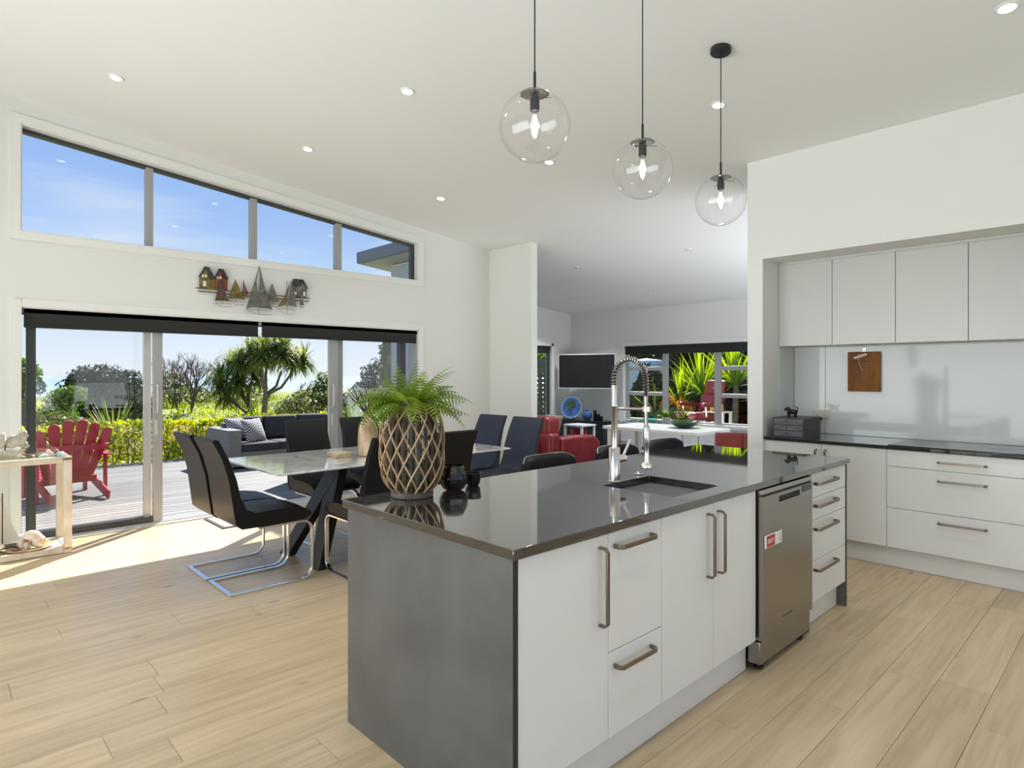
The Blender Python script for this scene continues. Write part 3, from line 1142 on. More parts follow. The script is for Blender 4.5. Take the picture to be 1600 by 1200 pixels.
# ---- recessed downlights
def ring_mesh(parent):
    MB().lathe([(.0, -.004), (.036, -.004), (.040, -.008), (.050, -.006), (.052, .0), (.048, .004)], 24).build('rim', M['white'], parent, world=False)


TILT = -math.atan(0.102)


def downlamp(parent=None, loc=(0, 0, -.016), watts=None):
    l = bpy.data.lights.new('downlight_lamp', 'AREA')
    l.shape = 'DISK'
    l.size = 0.075
    l.energy = watts or DOWNLIGHT_W
    l.spread = R(115)
    l.color = (0.91, 0.96, 1.0)
    lo = link(bpy.data.objects.new('lamp', l))
    lo.parent = parent
    lo.location = loc
    return lo


def downlight(x, y, label, on=True, group=None):
    z = CEIL(y)
    t = thing('downlight', label, 'downlight', (x, y, z - .001), group)
    t.rotation_euler = (TILT, 0, 0)
    ring_mesh(t)
    MB().lathe([(0, -.010), (.034, -.010), (.036, -.004)], 20).build('lens', M['lens'] if on else M['lensoff'], t, world=False)
    downlamp(t, watts=None if on else 20.0)  # unlit-looking fittings carry a strong added lamp to fill the living room
    return t


downlight(-5.31, 1.04, 'lit round downlight over the left end of the high window')
downlight(-5.31, 2.53, 'lit round downlight in the ceiling above the wall sculpture')
downlight(-5.31, 4.03, 'lit round downlight near the right end of the high window')
downlight(-3.73, 2.53, 'lit round downlight left of the nearest pendant cord, upper middle of ceiling')
downlight(-3.73, 4.03, 'lit round downlight seen just beneath the nearest glass globe')
downlight(-2.12, 4.03, 'lit round downlight seen beside the cord of the farthest pendant')
downlight(-.53, 4.03, 'lit round downlight over the wall cabinets in the top right corner')
# bare lamps added out of view along the ceiling grid, to light the floor
for x, y in ((-3.73, 1.04), (-3.73, -.5), (-2.12, 2.53), (-2.12, 1.04), (-.53, 2.53), (-.53, 1.04), (.9, 4.03), (-5.31, -.5), (-2.12, -.5), (-.53, -.5), (-3.73, -2), (-1.2, -2)):
    downlamp(None, (x, y, CEIL(y) - .02))
for x, y, l in ((-5.95, 7.03, 'dim round downlight on the living room ceiling right of the white wall end'),
                (-4.11, 7.03, 'dim round downlight on the living room ceiling nearest the kitchen bulkhead'),
                (-6.02, 9.03, 'dim round downlight farthest back above the wide living room window'),
                (-7.75, 9.03, 'dim round downlight farthest back above the television')):
    downlight(x, y, l, on=False)


# =================================================================== KITCHEN
class Face:
    """maps (u, v, w) on a cabinet front to the world: w is out of the front"""
    def __init__(s, kind, d):
        s.k, s.d = kind, d

    def box(s, mb, u0, u1, v0, v1, w0, w1):
        if s.k == 'X+':
            return mb.box(s.d + w0, s.d + w1, u0, u1, v0, v1)
        return mb.box(u0, u1, s.d - w1, s.d - w0, v0, v1)

    def pt(s, u, v, w):
        return (s.d + w, u, v) if s.k == 'X+' else (u, s.d - w, v)


def bow_handle(fc, u, v, length, axis, parent, out=0.034, wid=0.016, th=0.008):
    """flat bar handle with two returns, bent from one strip"""
    h = length / 2
    c = 0.010
    prof = [(-h, 0), (-h, out - c), (-h + c, out), (h - c, out), (h, out - c), (h, 0)]
    pts = [fc.pt(u + a, v, w) if axis == 'u' else fc.pt(u, v + a, w) for a, w in prof]
    P = [Vector(p) for p in pts]
    mb = MB()
    # section: across the bar (wid) and through it (th)
    across = Vector((0, 0, 1)) if axis == 'u' else (Vector((0, 1, 0)) if fc.k == 'X+' else Vector((1, 0, 0)))
    rings = []
    k = len(P)
    for i in range(k):
        d = (P[min(i + 1, k - 1)] - P[max(i - 1, 0)]).normalized()
        n = d.cross(across).normalized()
        rings.append([P[i] + across * a * wid / 2 + n * b * th / 2 for a, b in ((-1, -1), (1, -1), (1, 1), (-1, 1))])
    vv = [p for r_ in rings for p in r_]
    f = [(3, 2, 1, 0), tuple(range((k - 1) * 4, k * 4))]
    for i in range(k - 1):
        for j in range(4):
            f.append((i * 4 + j, i * 4 + (j + 1) % 4, (i + 1) * 4 + (j + 1) % 4, (i + 1) * 4 + j))
    mb.add(vv, f)
    return mb.build('handle', M['handle'], parent, bevel=0.0016)


G = 0.0015


def front(fc, name, u0, u1, v0, v1, parent, material=None, w=0.018):
    mb = MB()
    fc.box(mb, u0 + G, u1 - G, v0 + G, v1 - G, -w, 0.0)
    return mb.build(name, material or M['cab'], parent, bevel=0.0015)


IX = -1.303                     # island cabinet fronts
IF = Face('X+', IX)
IB = -1.90                      # back of the island carcasses
BZ0, BZ1 = 0.868, 0.90


def island_unit(label, y0, y1):
    t = thing('base_cabinet', label, 'cabinet', ((IX + IB) / 2, (y0 + y1) / 2, 0), 'island base cabinets')
    box('carcass', M['carcass'], IB, IX - .020, y0 + .001, y1 - .001, 0.15, BZ0 - .001, t, smooth=False)
    box('plinth', M['cab'], IX - .064, IX - .050, y0, y1, 0.002, 0.149, t, smooth=False)
    return t


# end panels
p = thing('end_panel', 'dark stone-look panel closing the near end of the island', 'panel', (-1.78, 1.26, 0), 'island end panels')
box('board', M['panel'], -2.266, -1.302, 1.250, 1.270, 0.001, BZ0, p, smooth=False)
box('front_edge', M['paneledge'], -1.302, -1.3005, 1.250, 1.270, 0.001, BZ0, p, smooth=False)
p = thing('end_panel', 'dark panel closing the far end of the island beside the drawers', 'panel', (-1.78, 4.05, 0), 'island end panels')
box('board', M['panel'], -2.266, -1.302, 4.045, 4.063, 0.001, BZ0, p, smooth=False)
box('front_edge', M['paneledge'], -1.302, -1.3005, 4.045, 4.063, 0.001, BZ0, p, smooth=False)
p = thing('back_panel', 'white panel along the dining side of the island under the stone overhang', 'panel', (-1.91, 2.65, 0))
box('board', M['cab'], -1.920, -1.902, 1.272, 4.043, 0.001, BZ0, p, smooth=False)

ZB, ZT = 0.153, 0.862
t = island_unit('white island cabinet with one door, beside the dark end panel', 1.272, 1.7065)
d = front(IF, 'door', 1.272, 1.7065, ZB, ZT, t)
bow_handle(IF, 1.660, 0.69, 0.262, 'v', d)
t = island_unit('white island cabinet with a tall pull-out bin over one drawer', 1.7065, 2.037)
d = front(IF, 'drawer', 1.7065, 2.037, 0.449, ZT, t)
bow_handle(IF, 1.850, 0.812, 0.222, 'u', d)
d = front(IF, 'drawer', 1.7065, 2.037, ZB, 0.449, t)
bow_handle(IF, 1.850, 0.397, 0.222, 'u', d)
t = island_unit('white island cabinet with paired doors under the sink', 2.037, 2.836)
d = front(IF, 'door', 2.037, 2.4365, ZB, ZT, t)
bow_handle(IF, 2.383, 0.69, 0.262, 'v', d)
d = front(IF, 'door', 2.4365, 2.836, ZB, ZT, t)
bow_handle(IF, 2.472, 0.69, 0.262, 'v', d)
t = island_unit('white island cabinet with four drawers, right of the dishwasher', 3.516, 4.043)
for z0, z1, hz in ((0.728, ZT, 0.806), (0.604, 0.728, 0.684), (0.379, 0.604, 0.556), (ZB, 0.379, 0.332)):
    d = front(IF, 'drawer', 3.516, 4.043, z0, z1, t)
    bow_handle(IF, 3.695, hz, 0.305, 'u', d)

# ---- dishwasher
dw = thing('dishwasher', 'freestanding stainless steel dishwasher standing in the island', 'dishwasher', (-1.55, 3.12, 0))
FXD = -1.276
D0, D1 = 2.852, 3.452
box('body', M['steeldark'], -1.88, -1.300, D0 + .004, D1 - .004, .05, .855, dw, smooth=False)
box('top_band', M['steel'], -1.306, FXD - .004, D0, D1, 0.838, 0.862, dw, bevel=.003)
door = MB()
HY0, HY1, HZ0, HZ1 = 3.03, 3.285, 0.783, 0.812
for a in ((D0, HY0, .150, .830), (HY1, D1, .150, .830), (HY0, HY1, .150, HZ0), (HY0, HY1, HZ1, .830)):
    door.box(-1.298, FXD, a[0], a[1], a[2], a[3])
dd = door.build('door', M['steeldark'], dw, bevel=0.0)
box('handle_recess', M['black'], -1.296, FXD - .028, HY0, HY1, HZ0, HZ1, dd, smooth=False)
MB().prism([(FXD - .028, HZ1), (FXD - .001, HZ1), (FXD - .020, HZ0 + .012), (FXD - .028, HZ0 + .012)], HY0 + .015, HY1 - .003, 'xz').build('handle_lip', M['steel'], dd, smooth=False)
box('display_panel', M['blackgloss'], FXD, FXD + .0015, 3.315, 3.435, .795, .826, dd, smooth=False)
for i in range(4):
    MB().lathe([(0, 0), (.0055, 0), (.0050, .0018), (0, .0018)], 14, (FXD, 3.335 + i * .026, .778), Matrix.Rotation(R(90), 3, 'Y')).build('button', M['steel'], dd)
for i in range(14):
    box('nameplate_stroke', M['black'], FXD, FXD + .0006, 3.075 + i * .0085, 3.075 + i * .0085 + (.0048 if i != 6 else .002), .208, .214, dd, smooth=False)
box('kick_panel', M['steeldark'], -1.345, -1.285, D0 - .010, D1 - .010, .040, .146, dw, bevel=.003)
for yy in (D0 + .05, D1 - .08):
    MB().lathe([(.018, 0), (.022, .004), (.022, .014), (.010, .016), (.010, .05)], 14, (-1.32, yy, 0)).build('foot', M['black'], dw)
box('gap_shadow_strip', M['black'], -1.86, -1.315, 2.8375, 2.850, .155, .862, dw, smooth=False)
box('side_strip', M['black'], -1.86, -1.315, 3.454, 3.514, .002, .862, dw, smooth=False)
# magnet
mg = thing('dishwasher_magnet', 'white and red slider magnet reading DIRTY on the dishwasher door', 'magnet', (FXD, 2.94, .615))
box('plate', M['white'], FXD + .0005, FXD + .006, 2.862, 3.052, .585, .647, mg, bevel=.003)
box('red_window', M['redlabel'], FXD + .006, FXD + .0075, 2.880, 2.967, .590, .642, mg, smooth=False)
box('slider', M['greylabel'], FXD + .006, FXD + .009, 3.018, 3.034, .596, .637, mg, bevel=.001)
text('lettering', 'DIRTY', .030, M['white'], mg, Matrix.Translation((.0078, -.017, 0)) @ Matrix(((0, 0, 1, 0), (1, 0, 0, 0), (0, 1, 0, 0), (0, 0, 0, 1))), sx=0.85)

# ---- island worktop with sink cut-out
SX0, SX1, SY0, SY1 = -1.757, -1.380, 2.245, 2.635
wt = thing('island_worktop', 'polished black granite worktop of the island with sink cut-out', 'worktop', (-1.787, 2.65, BZ0))
bx0, bx1, by0, by1 = -2.288, -1.284, 1.236, 4.066
xs = [bx0, SX0, SX1, bx1]
ys = [by0, SY0, SY1, by1]
v, f = [], []
for z in (BZ0 + .0005, BZ1):
    for y in ys:
        for x in xs:
            v.append((x, y, z))
for j in range(3):
    for i in range(3):
        if i == 1 and j == 1:
            continue
        a = j * 4 + i
        f.append((a, a + 4, a + 5, a + 1))
        f.append((16 + a, 17 + a, 21 + a, 20 + a))
for i in range(3):
    f.append((i, i + 1, 17 + i, 16 + i))
    f.append((12 + i, 28 + i, 29 + i, 13 + i))
    f.append((4 * i, 16 + 4 * i, 20 + 4 * i, 4 + 4 * i))
    f.append((4 * i + 3, 4 * i + 7, 23 + 4 * i, 19 + 4 * i))
f += [(5, 6, 22, 21), (9, 25, 26, 10), (5, 21, 25, 9), (6, 10, 26, 22)]
MB().add(v, f).build('slab', M['granite'], wt, bevel=.0025, seg=2)
sk = thing('sink', 'undermount stainless steel sink bowl in the island', 'sink', ((SX0 + SX1) / 2, (SY0 + SY1) / 2, .70))


def roundrect(x0, x1, y0, y1, r, n=6):
    out = []
    for cx, cy_, a in ((x1 - r, y1 - r, 0), (x0 + r, y1 - r, 90), (x0 + r, y0 + r, 180), (x1 - r, y0 + r, 270)):
        for i in range(n + 1):
            t_ = R(a + 90 * i / n)
            out.append((cx + r * math.cos(t_), cy_ + r * math.sin(t_)))
    return out


def bowl(mb, rings):
    k = len(rings[0][0])
    v, f = [], []
    for poly, z in rings:
        v += [(x, y, z) for x, y in poly]
    for i in range(len(rings) - 1):
        for j in range(k):
            f.append((i * k + j, i * k + (j + 1) % k, (i + 1) * k + (j + 1) % k, (i + 1) * k + j))
    f.append(tuple(range((len(rings) - 1) * k, len(rings) * k)))
    return mb.add(v, f)


e = .004
mb = MB()
bowl(mb, [(roundrect(SX0 - .02, SX1 + .02, SY0 - .02, SY1 + .02, .05), BZ0), (roundrect(SX0 + e, SX1 - e, SY0 + e, SY1 - e, .035), BZ0 - .0005), (roundrect(SX0 + e + .002, SX1 - e - .002, SY0 + e + .002, SY1 - e - .002, .035), BZ0 - .15),
          (roundrect(SX0 + .02, SX1 - .02, SY0 + .02, SY1 - .02, .03), BZ0 - .17)])
mb.build('bowl', M['sink'], sk, ang=50, fix=False)
MB().lathe([(.0, .0), (.030, 0.0), (.040, .002), (.044, .0005)], 20, ((SX0 + SX1) / 2, (SY0 + SY1) / 2, BZ0 - .1695)).build('drain', M['chrome'], sk)

# ---- pull-down spring faucet
fx, fy = -1.775, 2.372
fa = thing('spring_faucet', 'tall chrome faucet with a spring hose arch behind the sink', 'faucet', (fx, fy, BZ1))
MB().lathe([(.0, 0), (.030, 0), (.031, .004), (.0265, .008), (.0265, .158), (.024, .162), (.0, .162)], 28, (fx, fy, BZ1)).build('base_column', M['chrome'], fa)
MB().lathe([(.0, 0), (.0155, 0), (.0155, .19), (.019, .195), (.019, .200), (.0, .200)], 24, (fx, fy, BZ1 + .160)).build('riser', M['chrome'], fa)
# lever points along +y
mb = MB()
mb.tube([(fx, fy + .02, BZ1 + .103), (fx, fy + .078, BZ1 + .103)], .0185, 18)
lv = mb.build('valve', M['chrome'], fa)
mb = MB()
mb.tube([(fx, fy + .062, BZ1 + .108), (fx, fy + .088, BZ1 + .138), (fx, fy + .128, BZ1 + .188)], [.0075, .007, .0065], 12)
mb.build('lever', M['chrome'], lv)
# arch: up from the riser and over towards the sink (direction d)
dv = Vector((0.30, 0.954, 0))
RA = 0.092
z0 = BZ1 + .36
zc = BZ1 + .485


def hosept(t_):
    """t 0..1 along riser top -> arch -> spray head"""
    l1, l2 = zc - z0, PI * RA
    l3 = 0.085
    s_ = t_ * (l1 + l2 + l3)
    if s_ < l1:
        return Vector((fx, fy, z0 + s_))
    s_ -= l1
    if s_ < l2:
        a = s_ / RA
        return Vector((fx, fy, zc + RA * math.sin(a))) + dv * (RA * (1 - math.cos(a)))
    s_ -= l2
    return Vector((fx, fy, zc - s_)) + dv * (2 * RA + s_ * 0.02)


hp = [hosept(i / 48) for i in range(49)]
MB().tube(hp, .0075, 10).build('hose', M['black'], fa)
turns = 36
sp_ = []
NS = turns * 10
prevN = None
for i in range(NS + 1):
    t_ = i / NS
    q = t_ if t_ > .16 else t_
    p0 = hosept(t_)
    d = (hosept(min(1, t_ + .004)) - hosept(max(0, t_ - .004))).normalized()
    nA = d.cross(dv.cross(Vector((0, 0, 1)))).normalized()
    nB = d.cross(nA).normalized()
    a = 2 * PI * turns * t_
    sp_.append(p0 + (nA * math.cos(a) + nB * math.sin(a)) * .0150)
MB().tube(sp_, .0022, 5).build('spring', M['chromesoft'], fa)
MB().lathe([(.0165, 0)] + [(.0165 + (.0016 if i % 2 else 0), .008 * i) for i in range(1, 13)] + [(.0165, .104)], 20, (fx, fy, z0 - .008)).build('tight_coil', M['chromesoft'], fa)
hd = hosept(1.0)
head_top = hd
bot = Vector((hd.x + dv.x * .004, hd.y + dv.y * .004, BZ1 + .085))
MB().tube([head_top + Vector((0, 0, .004)), head_top * .5 + bot * .5, bot + Vector((0, 0, .10))], [.0125, .0085, .010], 14).build('spray_tube', M['steeldark'], fa)
MB().lathe([(.013, .215), (.016, .205), (.016, .120), (.0125, .112), (.0145, .06), (.0165, .035), (.031, .022), (.032, .010), (.026, .004), (.0, .002)][::-1], 22, (bot.x, bot.y, BZ1 + .045)).build('spray_head', M['chrome'], fa)
mb = MB()
ha = Vector((fx, fy, BZ1 + .345))
hb = Vector((bot.x, bot.y, BZ1 + .338)) - dv * .012
mb.tube([ha, hb], .0068, 12)
mb.lathe([(.022, -.012), (.022, .012)], 20, (bot.x, bot.y, BZ1 + .338))
mb.build('holder_arm', M['chrome'], fa)

sb = thing('air_switch', 'small chrome push button set in the granite beside the sink', 'button', (-1.815, 2.632, BZ1))
MB().lathe([(.0, 0), (.025, 0), (.026, .003), (.020, .008), (.0, .009)], 20, (-1.815, 2.632, BZ1 + .0002)).build('button_cap', M['chromesoft'], sb)
MB().lathe([(.0, 0), (.016, 0), (.016, .004), (.0, .004)], 20, (-1.815, 2.632, BZ1 + .0092)).build('button_top', M['chrome'], sb)

# ---- back wall units
KY = 5.08
KF = Face('Y-', KY)


def back_unit(label, x0, x1):
    t = thing('base_cabinet', label, 'cabinet', ((x0 + x1) / 2, (KY + 5.69) / 2, 0), 'base cabinets in the kitchen niche')
    box('carcass', M['carcass'], x0 + .001, x1 - .001, KY + .020, 5.68, .15, .865, t, smooth=False)
    box('plinth', M['cab'], x0, x1, KY + .055, KY + .070, .002, .149, t, smooth=False)
    return t


t = back_unit('white base cabinet with a pair of doors in the niche corner', -2.245, -1.360)
box('filler', M['cab'], -2.261, -2.246, KY + .004, KY + .02, .15, .862, t, smooth=False)
d = front(KF, 'door', -2.245, -1.810, .152, .862, t)
bow_handle(KF, -1.846, .742, .15, 'v', d)
d = front(KF, 'door', -1.810, -1.360, .152, .862, t)
bow_handle(KF, -1.775, .742, .15, 'v', d)
t = back_unit('white base cabinet with three wide drawers under the cooktop', -1.360, -0.456)
for z0_, z1_, hz in ((.739, .862, .797), (.440, .739, .667), (.152, .440, .377)):
    d = front(KF, 'drawer', -1.360, -0.456, z0_, z1_, t)
    bow_handle(KF, -.908, hz, .268, 'u', d, wid=.014)
wt = thing('niche_worktop', 'black granite worktop along the kitchen niche', 'worktop', (-1.35, 5.37, .866))
box('slab', M['granite'], -2.261, -.442, 5.058, 5.672, .866, .890, wt, bevel=.002)
sp2 = thing('splashback', 'pale grey back-painted glass splashback behind the cooktop', 'splashback', (-1.3, 5.68, .891))
box('glass_panel', M['splash'], -1.987, -.442, 5.674, 5.698, .892, 1.646, sp2, bevel=.001)
box('glass_panel', M['splash'], -2.253, -1.990, 5.674, 5.698, .892, 1.646, sp2, bevel=.001)
box('glass_panel', M['splash'], -2.2612, -2.2555, 5.36, 5.672, .892, 1.646, sp2, smooth=False)
ct = thing('cooktop', 'flat black glass cooktop on the niche worktop', 'cooktop', (-.93, 5.33, .8905))
box('glass_top', M['blackgloss'], -1.350, -.500, 5.066, 5.595, .8905, .8965, ct, bevel=.0015)
for cx, cy_, r_ in ((-1.16, 5.42, .105), (-.80, 5.42, .085), (-1.16, 5.20, .08), (-.72, 5.18, .10)):
    MB().lathe([(r_ - .004, 0), (r_, 0.0), (r_, .0003), (r_ - .004, .0003)], 40, (cx, cy_, .8966), cap=False).build('zone_ring', M['greylabel'], ct)

# ---- wall cabinets
UY = 5.35
UF = Face('Y-', UY)
edges = [-2.255, -1.824, -1.372, -.920, -.460]
labs = ['pale grey wall cabinet in the niche corner above the small drawer box', 'pale grey wall cabinet above the hanging wooden board',
        'pale grey wall cabinet third from the niche corner', 'pale grey wall cabinet at the right edge of the picture']
for i in range(4):
    a, b = edges[i], edges[i + 1]
    t = thing('wall_cabinet', labs[i], 'cabinet', ((a + b) / 2, 5.52, 1.648), 'wall cabinets in the kitchen niche')
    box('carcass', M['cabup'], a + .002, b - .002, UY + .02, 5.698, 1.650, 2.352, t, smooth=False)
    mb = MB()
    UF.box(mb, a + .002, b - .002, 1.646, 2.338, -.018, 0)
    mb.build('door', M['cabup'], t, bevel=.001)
    box('top_strip', M['cabup'], a if i else -2.261, b, UY + .012, UY + .03, 2.341, 2.3625, t, smooth=False)
    if i == 0:
        box('side_strip', M['cabup'], -2.2615, -2.2565, UY + .004, 5.66, 1.647, 2.340, t, smooth=False)

# ---- hanging board
sg = thing('hanging_board', 'varnished wooden board with burnt lettering hanging on the splashback', 'sign', (-1.665, 5.66, 1.42))
sx0, sx1, sz0, sz1 = -1.800, -1.556, 1.262, 1.592
sy = 5.640
box('board', M['signwood'], sx0, sx1, sy, sy + .022, sz0, sz1, sg, bevel=.003)
for k in range(9):
    z = sz0 + .245 - k * .022 if k else sz0 + .245
    rr = random.Random(k)
    n = 4 + k % 3
    x = sx0 + .062 - (.006 if k in (4, 5) else 0) + (.02 if k > 6 else 0)
    xe = sx1 - .075 - (.02 if k > 6 else 0)
    mb = MB()
    while x < xe:
        l_ = rr.uniform(.006, .022) * (1.4 if k == 0 else 1)
        hgt = .009 if k == 0 else .0055
        q = x
        while q < min(x + l_, xe):
            mb.box(q, q + .0022, sy - .0006, sy, z, z + hgt * rr.uniform(.6, 1.2))
            q += .0038
        x += l_ + .005
    mb.build('burnt_line', M['engrave'], sg, smooth=False)
rr = random.Random(5)
pts = []
for i in range(90):
    t_ = i / 89
    pts.append((sx0 + .048 + .100 * t_ + .006 * math.sin(i * .9), sy - .004, sz1 - .052 + .030 * t_ + (.013 - .006 * abs(t_ - .3)) * math.sin(i * 1.55 + .6 * math.sin(i * .37))))
mb = MB().tube(pts, .0022, 5)
mb.tube([(x + .018, y - .001, z + .010 - .004 * math.sin(i)) for i, (x, y, z) in enumerate(pts[15:70])], .0018, 5)
mb.build('white_cord_script', M['cord'], sg)
MB().tube([(sx0 + .080, sy - .004, sz1 - .055), (sx0 + .098, sy - .003, sz1 - .115), (sx0 + .112, sy - .003, sz1 - .158)], .0015, 5).build('cord_tail', M['cord'], sg)
mb = MB()
hx = (sx0 + sx1) / 2 - .002
mb.box(hx - .011, hx + .011, 5.666, 5.673, sz1 + .002, sz1 + .030)
mb.tube([(hx, 5.667, sz1 + .022), (hx, 5.652, sz1 + .018), (hx, 5.650, sz1 + .004), (hx, 5.656, sz1 - .004)], .0028, 8)
mb.build('hook', M['chromesoft'], sg)

# ---- socket and plug
so_ = thing('power_socket', 'ivory double power socket on the splashback behind the drawer box', 'socket', (-2.02, 5.672, 1.06))
box('plate', M['plug'], -2.095, -1.962, 5.664, 5.6735, 1.024, 1.096, so_, bevel=.003)
for x in (-2.06, -1.995):
    box('switch', M['plug'], x - .008, x + .008, 5.660, 5.664, 1.070, 1.086, so_, bevel=.002)
    mb = MB()
    for dx, a in ((-.007, .5), (.007, -.5), (0, 0)):
        zz = 1.050 if a else 1.038
        mb.box(x + dx - .0014, x + dx + .0014, 5.6632, 5.6641, zz - .005, zz + .005)
    mb.build('slots', M['black'], so_, smooth=False)
pl = thing('charging_cable', 'black plug and cable hanging from the ivory socket', 'cord', (-2.03, 5.655, 1.0))
mb = MB()
mb.box(-2.047, -2.013, 5.640, 5.663, 1.006, 1.034)
mb.build('plug', M['black'], pl, bevel=.006)
MB().tube([(-2.03, 5.648, 1.008), (-2.03, 5.644, .97), (-2.04, 5.642, .93), (-2.05, 5.63, .898), (-2.09, 5.60, .894)], .0038, 8).build('cable', M['black'], pl)

# ---- small drawer box with figurine
DBX0, DBX1, DBY0, DBY1, DBZ, DBT = -2.195, -1.945, 5.085, 5.43, .8905, 1.052
db = thing('drawer_box', 'small charcoal wooden box with three drawers on the niche worktop', 'drawer box', ((DBX0 + DBX1) / 2, (DBY0 + DBY1) / 2, DBZ))
mb = MB()
mb.box(DBX0, DBX1, DBY0 + .004, DBY1, DBT - .008, DBT)
mb.box(DBX0, DBX1, DBY0 + .004, DBY1, DBZ, DBZ + .008)
mb.box(DBX0, DBX0 + .008, DBY0 + .004, DBY1, DBZ + .008, DBT - .008)
mb.box(DBX1 - .008, DBX1, DBY0 + .004, DBY1, DBZ + .008, DBT - .008)
mb.box(DBX0 + .008, DBX1 - .008, DBY1 - .008, DBY1, DBZ + .008, DBT - .008)
mb.build('case', M['boxside'], db, smooth=False)
for i in range(3):
    z0_ = DBZ + .010 + i * .0485
    d = box('drawer', M['boxwood'], DBX0 + .009, DBX1 - .009, DBY0 + (.000 if i == 1 else .003), DBY0 + .30, z0_, z0_ + .0455, db, bevel=.002)
    MB().lathe([(0, 0), (.0095, 0), (.0095, .0012), (0, .0012)], 18, ((DBX0 + DBX1) / 2 - .012, DBY0 + (.0 if i == 1 else .003) - .0012, z0_ + .026), Matrix.Rotation(R(-90), 3, 'X')).build('finger_hole', M['black'], d)
# ram figurine
fg = thing('ram_figurine', 'small dark bronze horned animal figurine on top of the drawer box', 'figurine', (-2.085, 5.20, DBT))
bx, by, bz = -2.085, 5.20, DBT
mb = MB()
mb.sphere((bx + .006, by, bz + .045), .024, 14, 10, (1.35, .80, .85))
mb.sphere((bx - .020, by, bz + .052), .019, 14, 10, (1.0, .85, 1.05))
mb.sphere((bx + .030, by, bz + .047), .019, 12, 8, (1.0, .85, .95))
for dx, dy in ((-.022, -.012), (-.022, .012), (.030, -.012), (.030, .012)):
    mb.tube([(bx + dx, by + dy, bz + .04), (bx + dx - .002, by + dy, bz + .02), (bx + dx, by + dy, bz + .006), (bx + dx - .005, by + dy, bz)], [.011, .0085, .007, .0095], 8)
mb.build('body', M['bronze'], fg)
mb = MB()
mb.sphere((bx - .038, by, bz + .066), .015, 12, 10, (1.25, .85, 1.0))
mb.sphere((bx - .054, by, bz + .058), .0085, 10, 8, (1.2, .8, .8))
for s_ in (-1, 1):
    mb.tube([(bx - .033 + .013 * math.cos(R(a)), by + s_ * (.010 + .00002 * a), bz + .066 + .013 * math.sin(R(a))) for a in range(80, -200, -28)], [.0055 - .0004 * i for i in range(10)], 7)
mb.build('head', M['bronze'], fg)
MB().tube([(bx + .044, by, bz + .058), (bx + .050, by, bz + .072), (bx + .040, by, bz + .084), (bx + .026, by, bz + .082)], [.005, .0045, .004, .002], 7).build('tail', M['bronze'], fg)

# =================================================================== PENDANTS
def pendant(y, label):
    x, z = -1.80, 2.445
    t = thing('pendant_lamp', label, 'lamp', (x, y, z), 'glass globe pendants over the island')
    r = .148
    th0 = R(22)
    prof = []
    n = 22
    for i in range(n + 1):
        th = th0 + (PI - th0) * i / n
        prof.append((r * math.sin(th), r * math.cos(th)))
    MB().lathe(prof[::-1], 40, (x, y, z), cap=False).build('globe', M['globe'], t)
    MB().lathe([(.0, .150), (.020, .149), (.056, .139), (.060, .135), (.056, .133), (.0, .134)][::-1], 32, (x, y, z)).build('cap', M['black'], t)
    MB().lathe([(.0, .136), (.050, .134), (.052, .131), (.0, .128)][::-1], 28, (x, y, z)).build('inner_plate', M['chromesoft'], t)
    mb = MB()
    for k in range(3):
        a = R(20 + 120 * k)
        mb.tube([(x + .035 * math.cos(a), y + .035 * math.sin(a), z + .112), (x + .074 * math.cos(a), y + .074 * math.sin(a), z + .106)], .0018, 6)
    mb.build('spring_clip', M['blackmetal'], t)
    MB().lathe([(.0, .064), (.018, .064), (.020, .070), (.020, .118), (.016, .128), (.0, .129)], 22, (x, y, z)).build('socket', M['blackmetal'], t)
    b = MB().lathe([(.013, .064), (.014, .050), (.022, .030), (.0285, .004), (.027, -.018), (.018, -.040), (.006, -.052), (.0, -.053)][::-1], 24, (x, y, z), cap=False).build('bulb', M['globe'], t)
    mb = MB()
    for k in range(6):
        a = 2 * PI * k / 6
        mb.tube([(x + .006 * math.cos(a), y + .006 * math.sin(a), z + .045), (x + .011 * math.cos(a), y + .011 * math.sin(a), z - .022)], .0016, 5)
    mb.build('filament', M['bulb'], b)
    MB().tube([(x, y, z + .146), (x, y, z + .228)], .0062, 12).build('stem', M['black'], t)
    zc_ = CEIL(y)
    MB().tube([(x, y, z + .226), (x, y, zc_ - .02)], .0032, 8).build('cord', M['black'], t)
    mtx = Matrix.Rotation(TILT, 3, 'X')
    MB().lathe([(.0, -.028), (.056, -.028), (.060, -.024), (.060, -.0005), (.0, -.0005)], 28, (x, y, zc_), mtx).build('canopy', M['black'], t)
    l = bpy.data.lights.new('bulb_lamp', 'POINT')
    l.energy = BULB_W
    l.shadow_soft_size = .02
    l.color = (1.0, .96, .90)
    lo = link(bpy.data.objects.new('lamp', l))
    lo.parent = t
    lo.location = (0, 0, -.005)
    return t


pendant(1.856, 'nearest clear glass globe pendant, leftmost of the three lit over the island')
pendant(2.640, 'middle clear glass globe pendant of the three lit over the island')
pendant(3.452, 'farthest clear glass globe pendant, its black ceiling canopy in view')


# =================================================================== DINING
TX0, TX1, TY0, TY1, TZ = -4.95, -3.925, 1.665, 3.745, 0.76
tb = thing('dining_table', 'long marble topped dining table on black splayed steel legs', 'table', (-4.44, 2.70, 0))
box('tabletop', M['marble'], TX0, TX1, TY0, TY1, TZ - .014, TZ, tb, bevel=.003)
box('underframe', M['blackmetal'], TX0 + .30, TX1 - .30, TY0 + .42, TY1 - .42, TZ - .055, TZ - .0145, tb, bevel=.004)


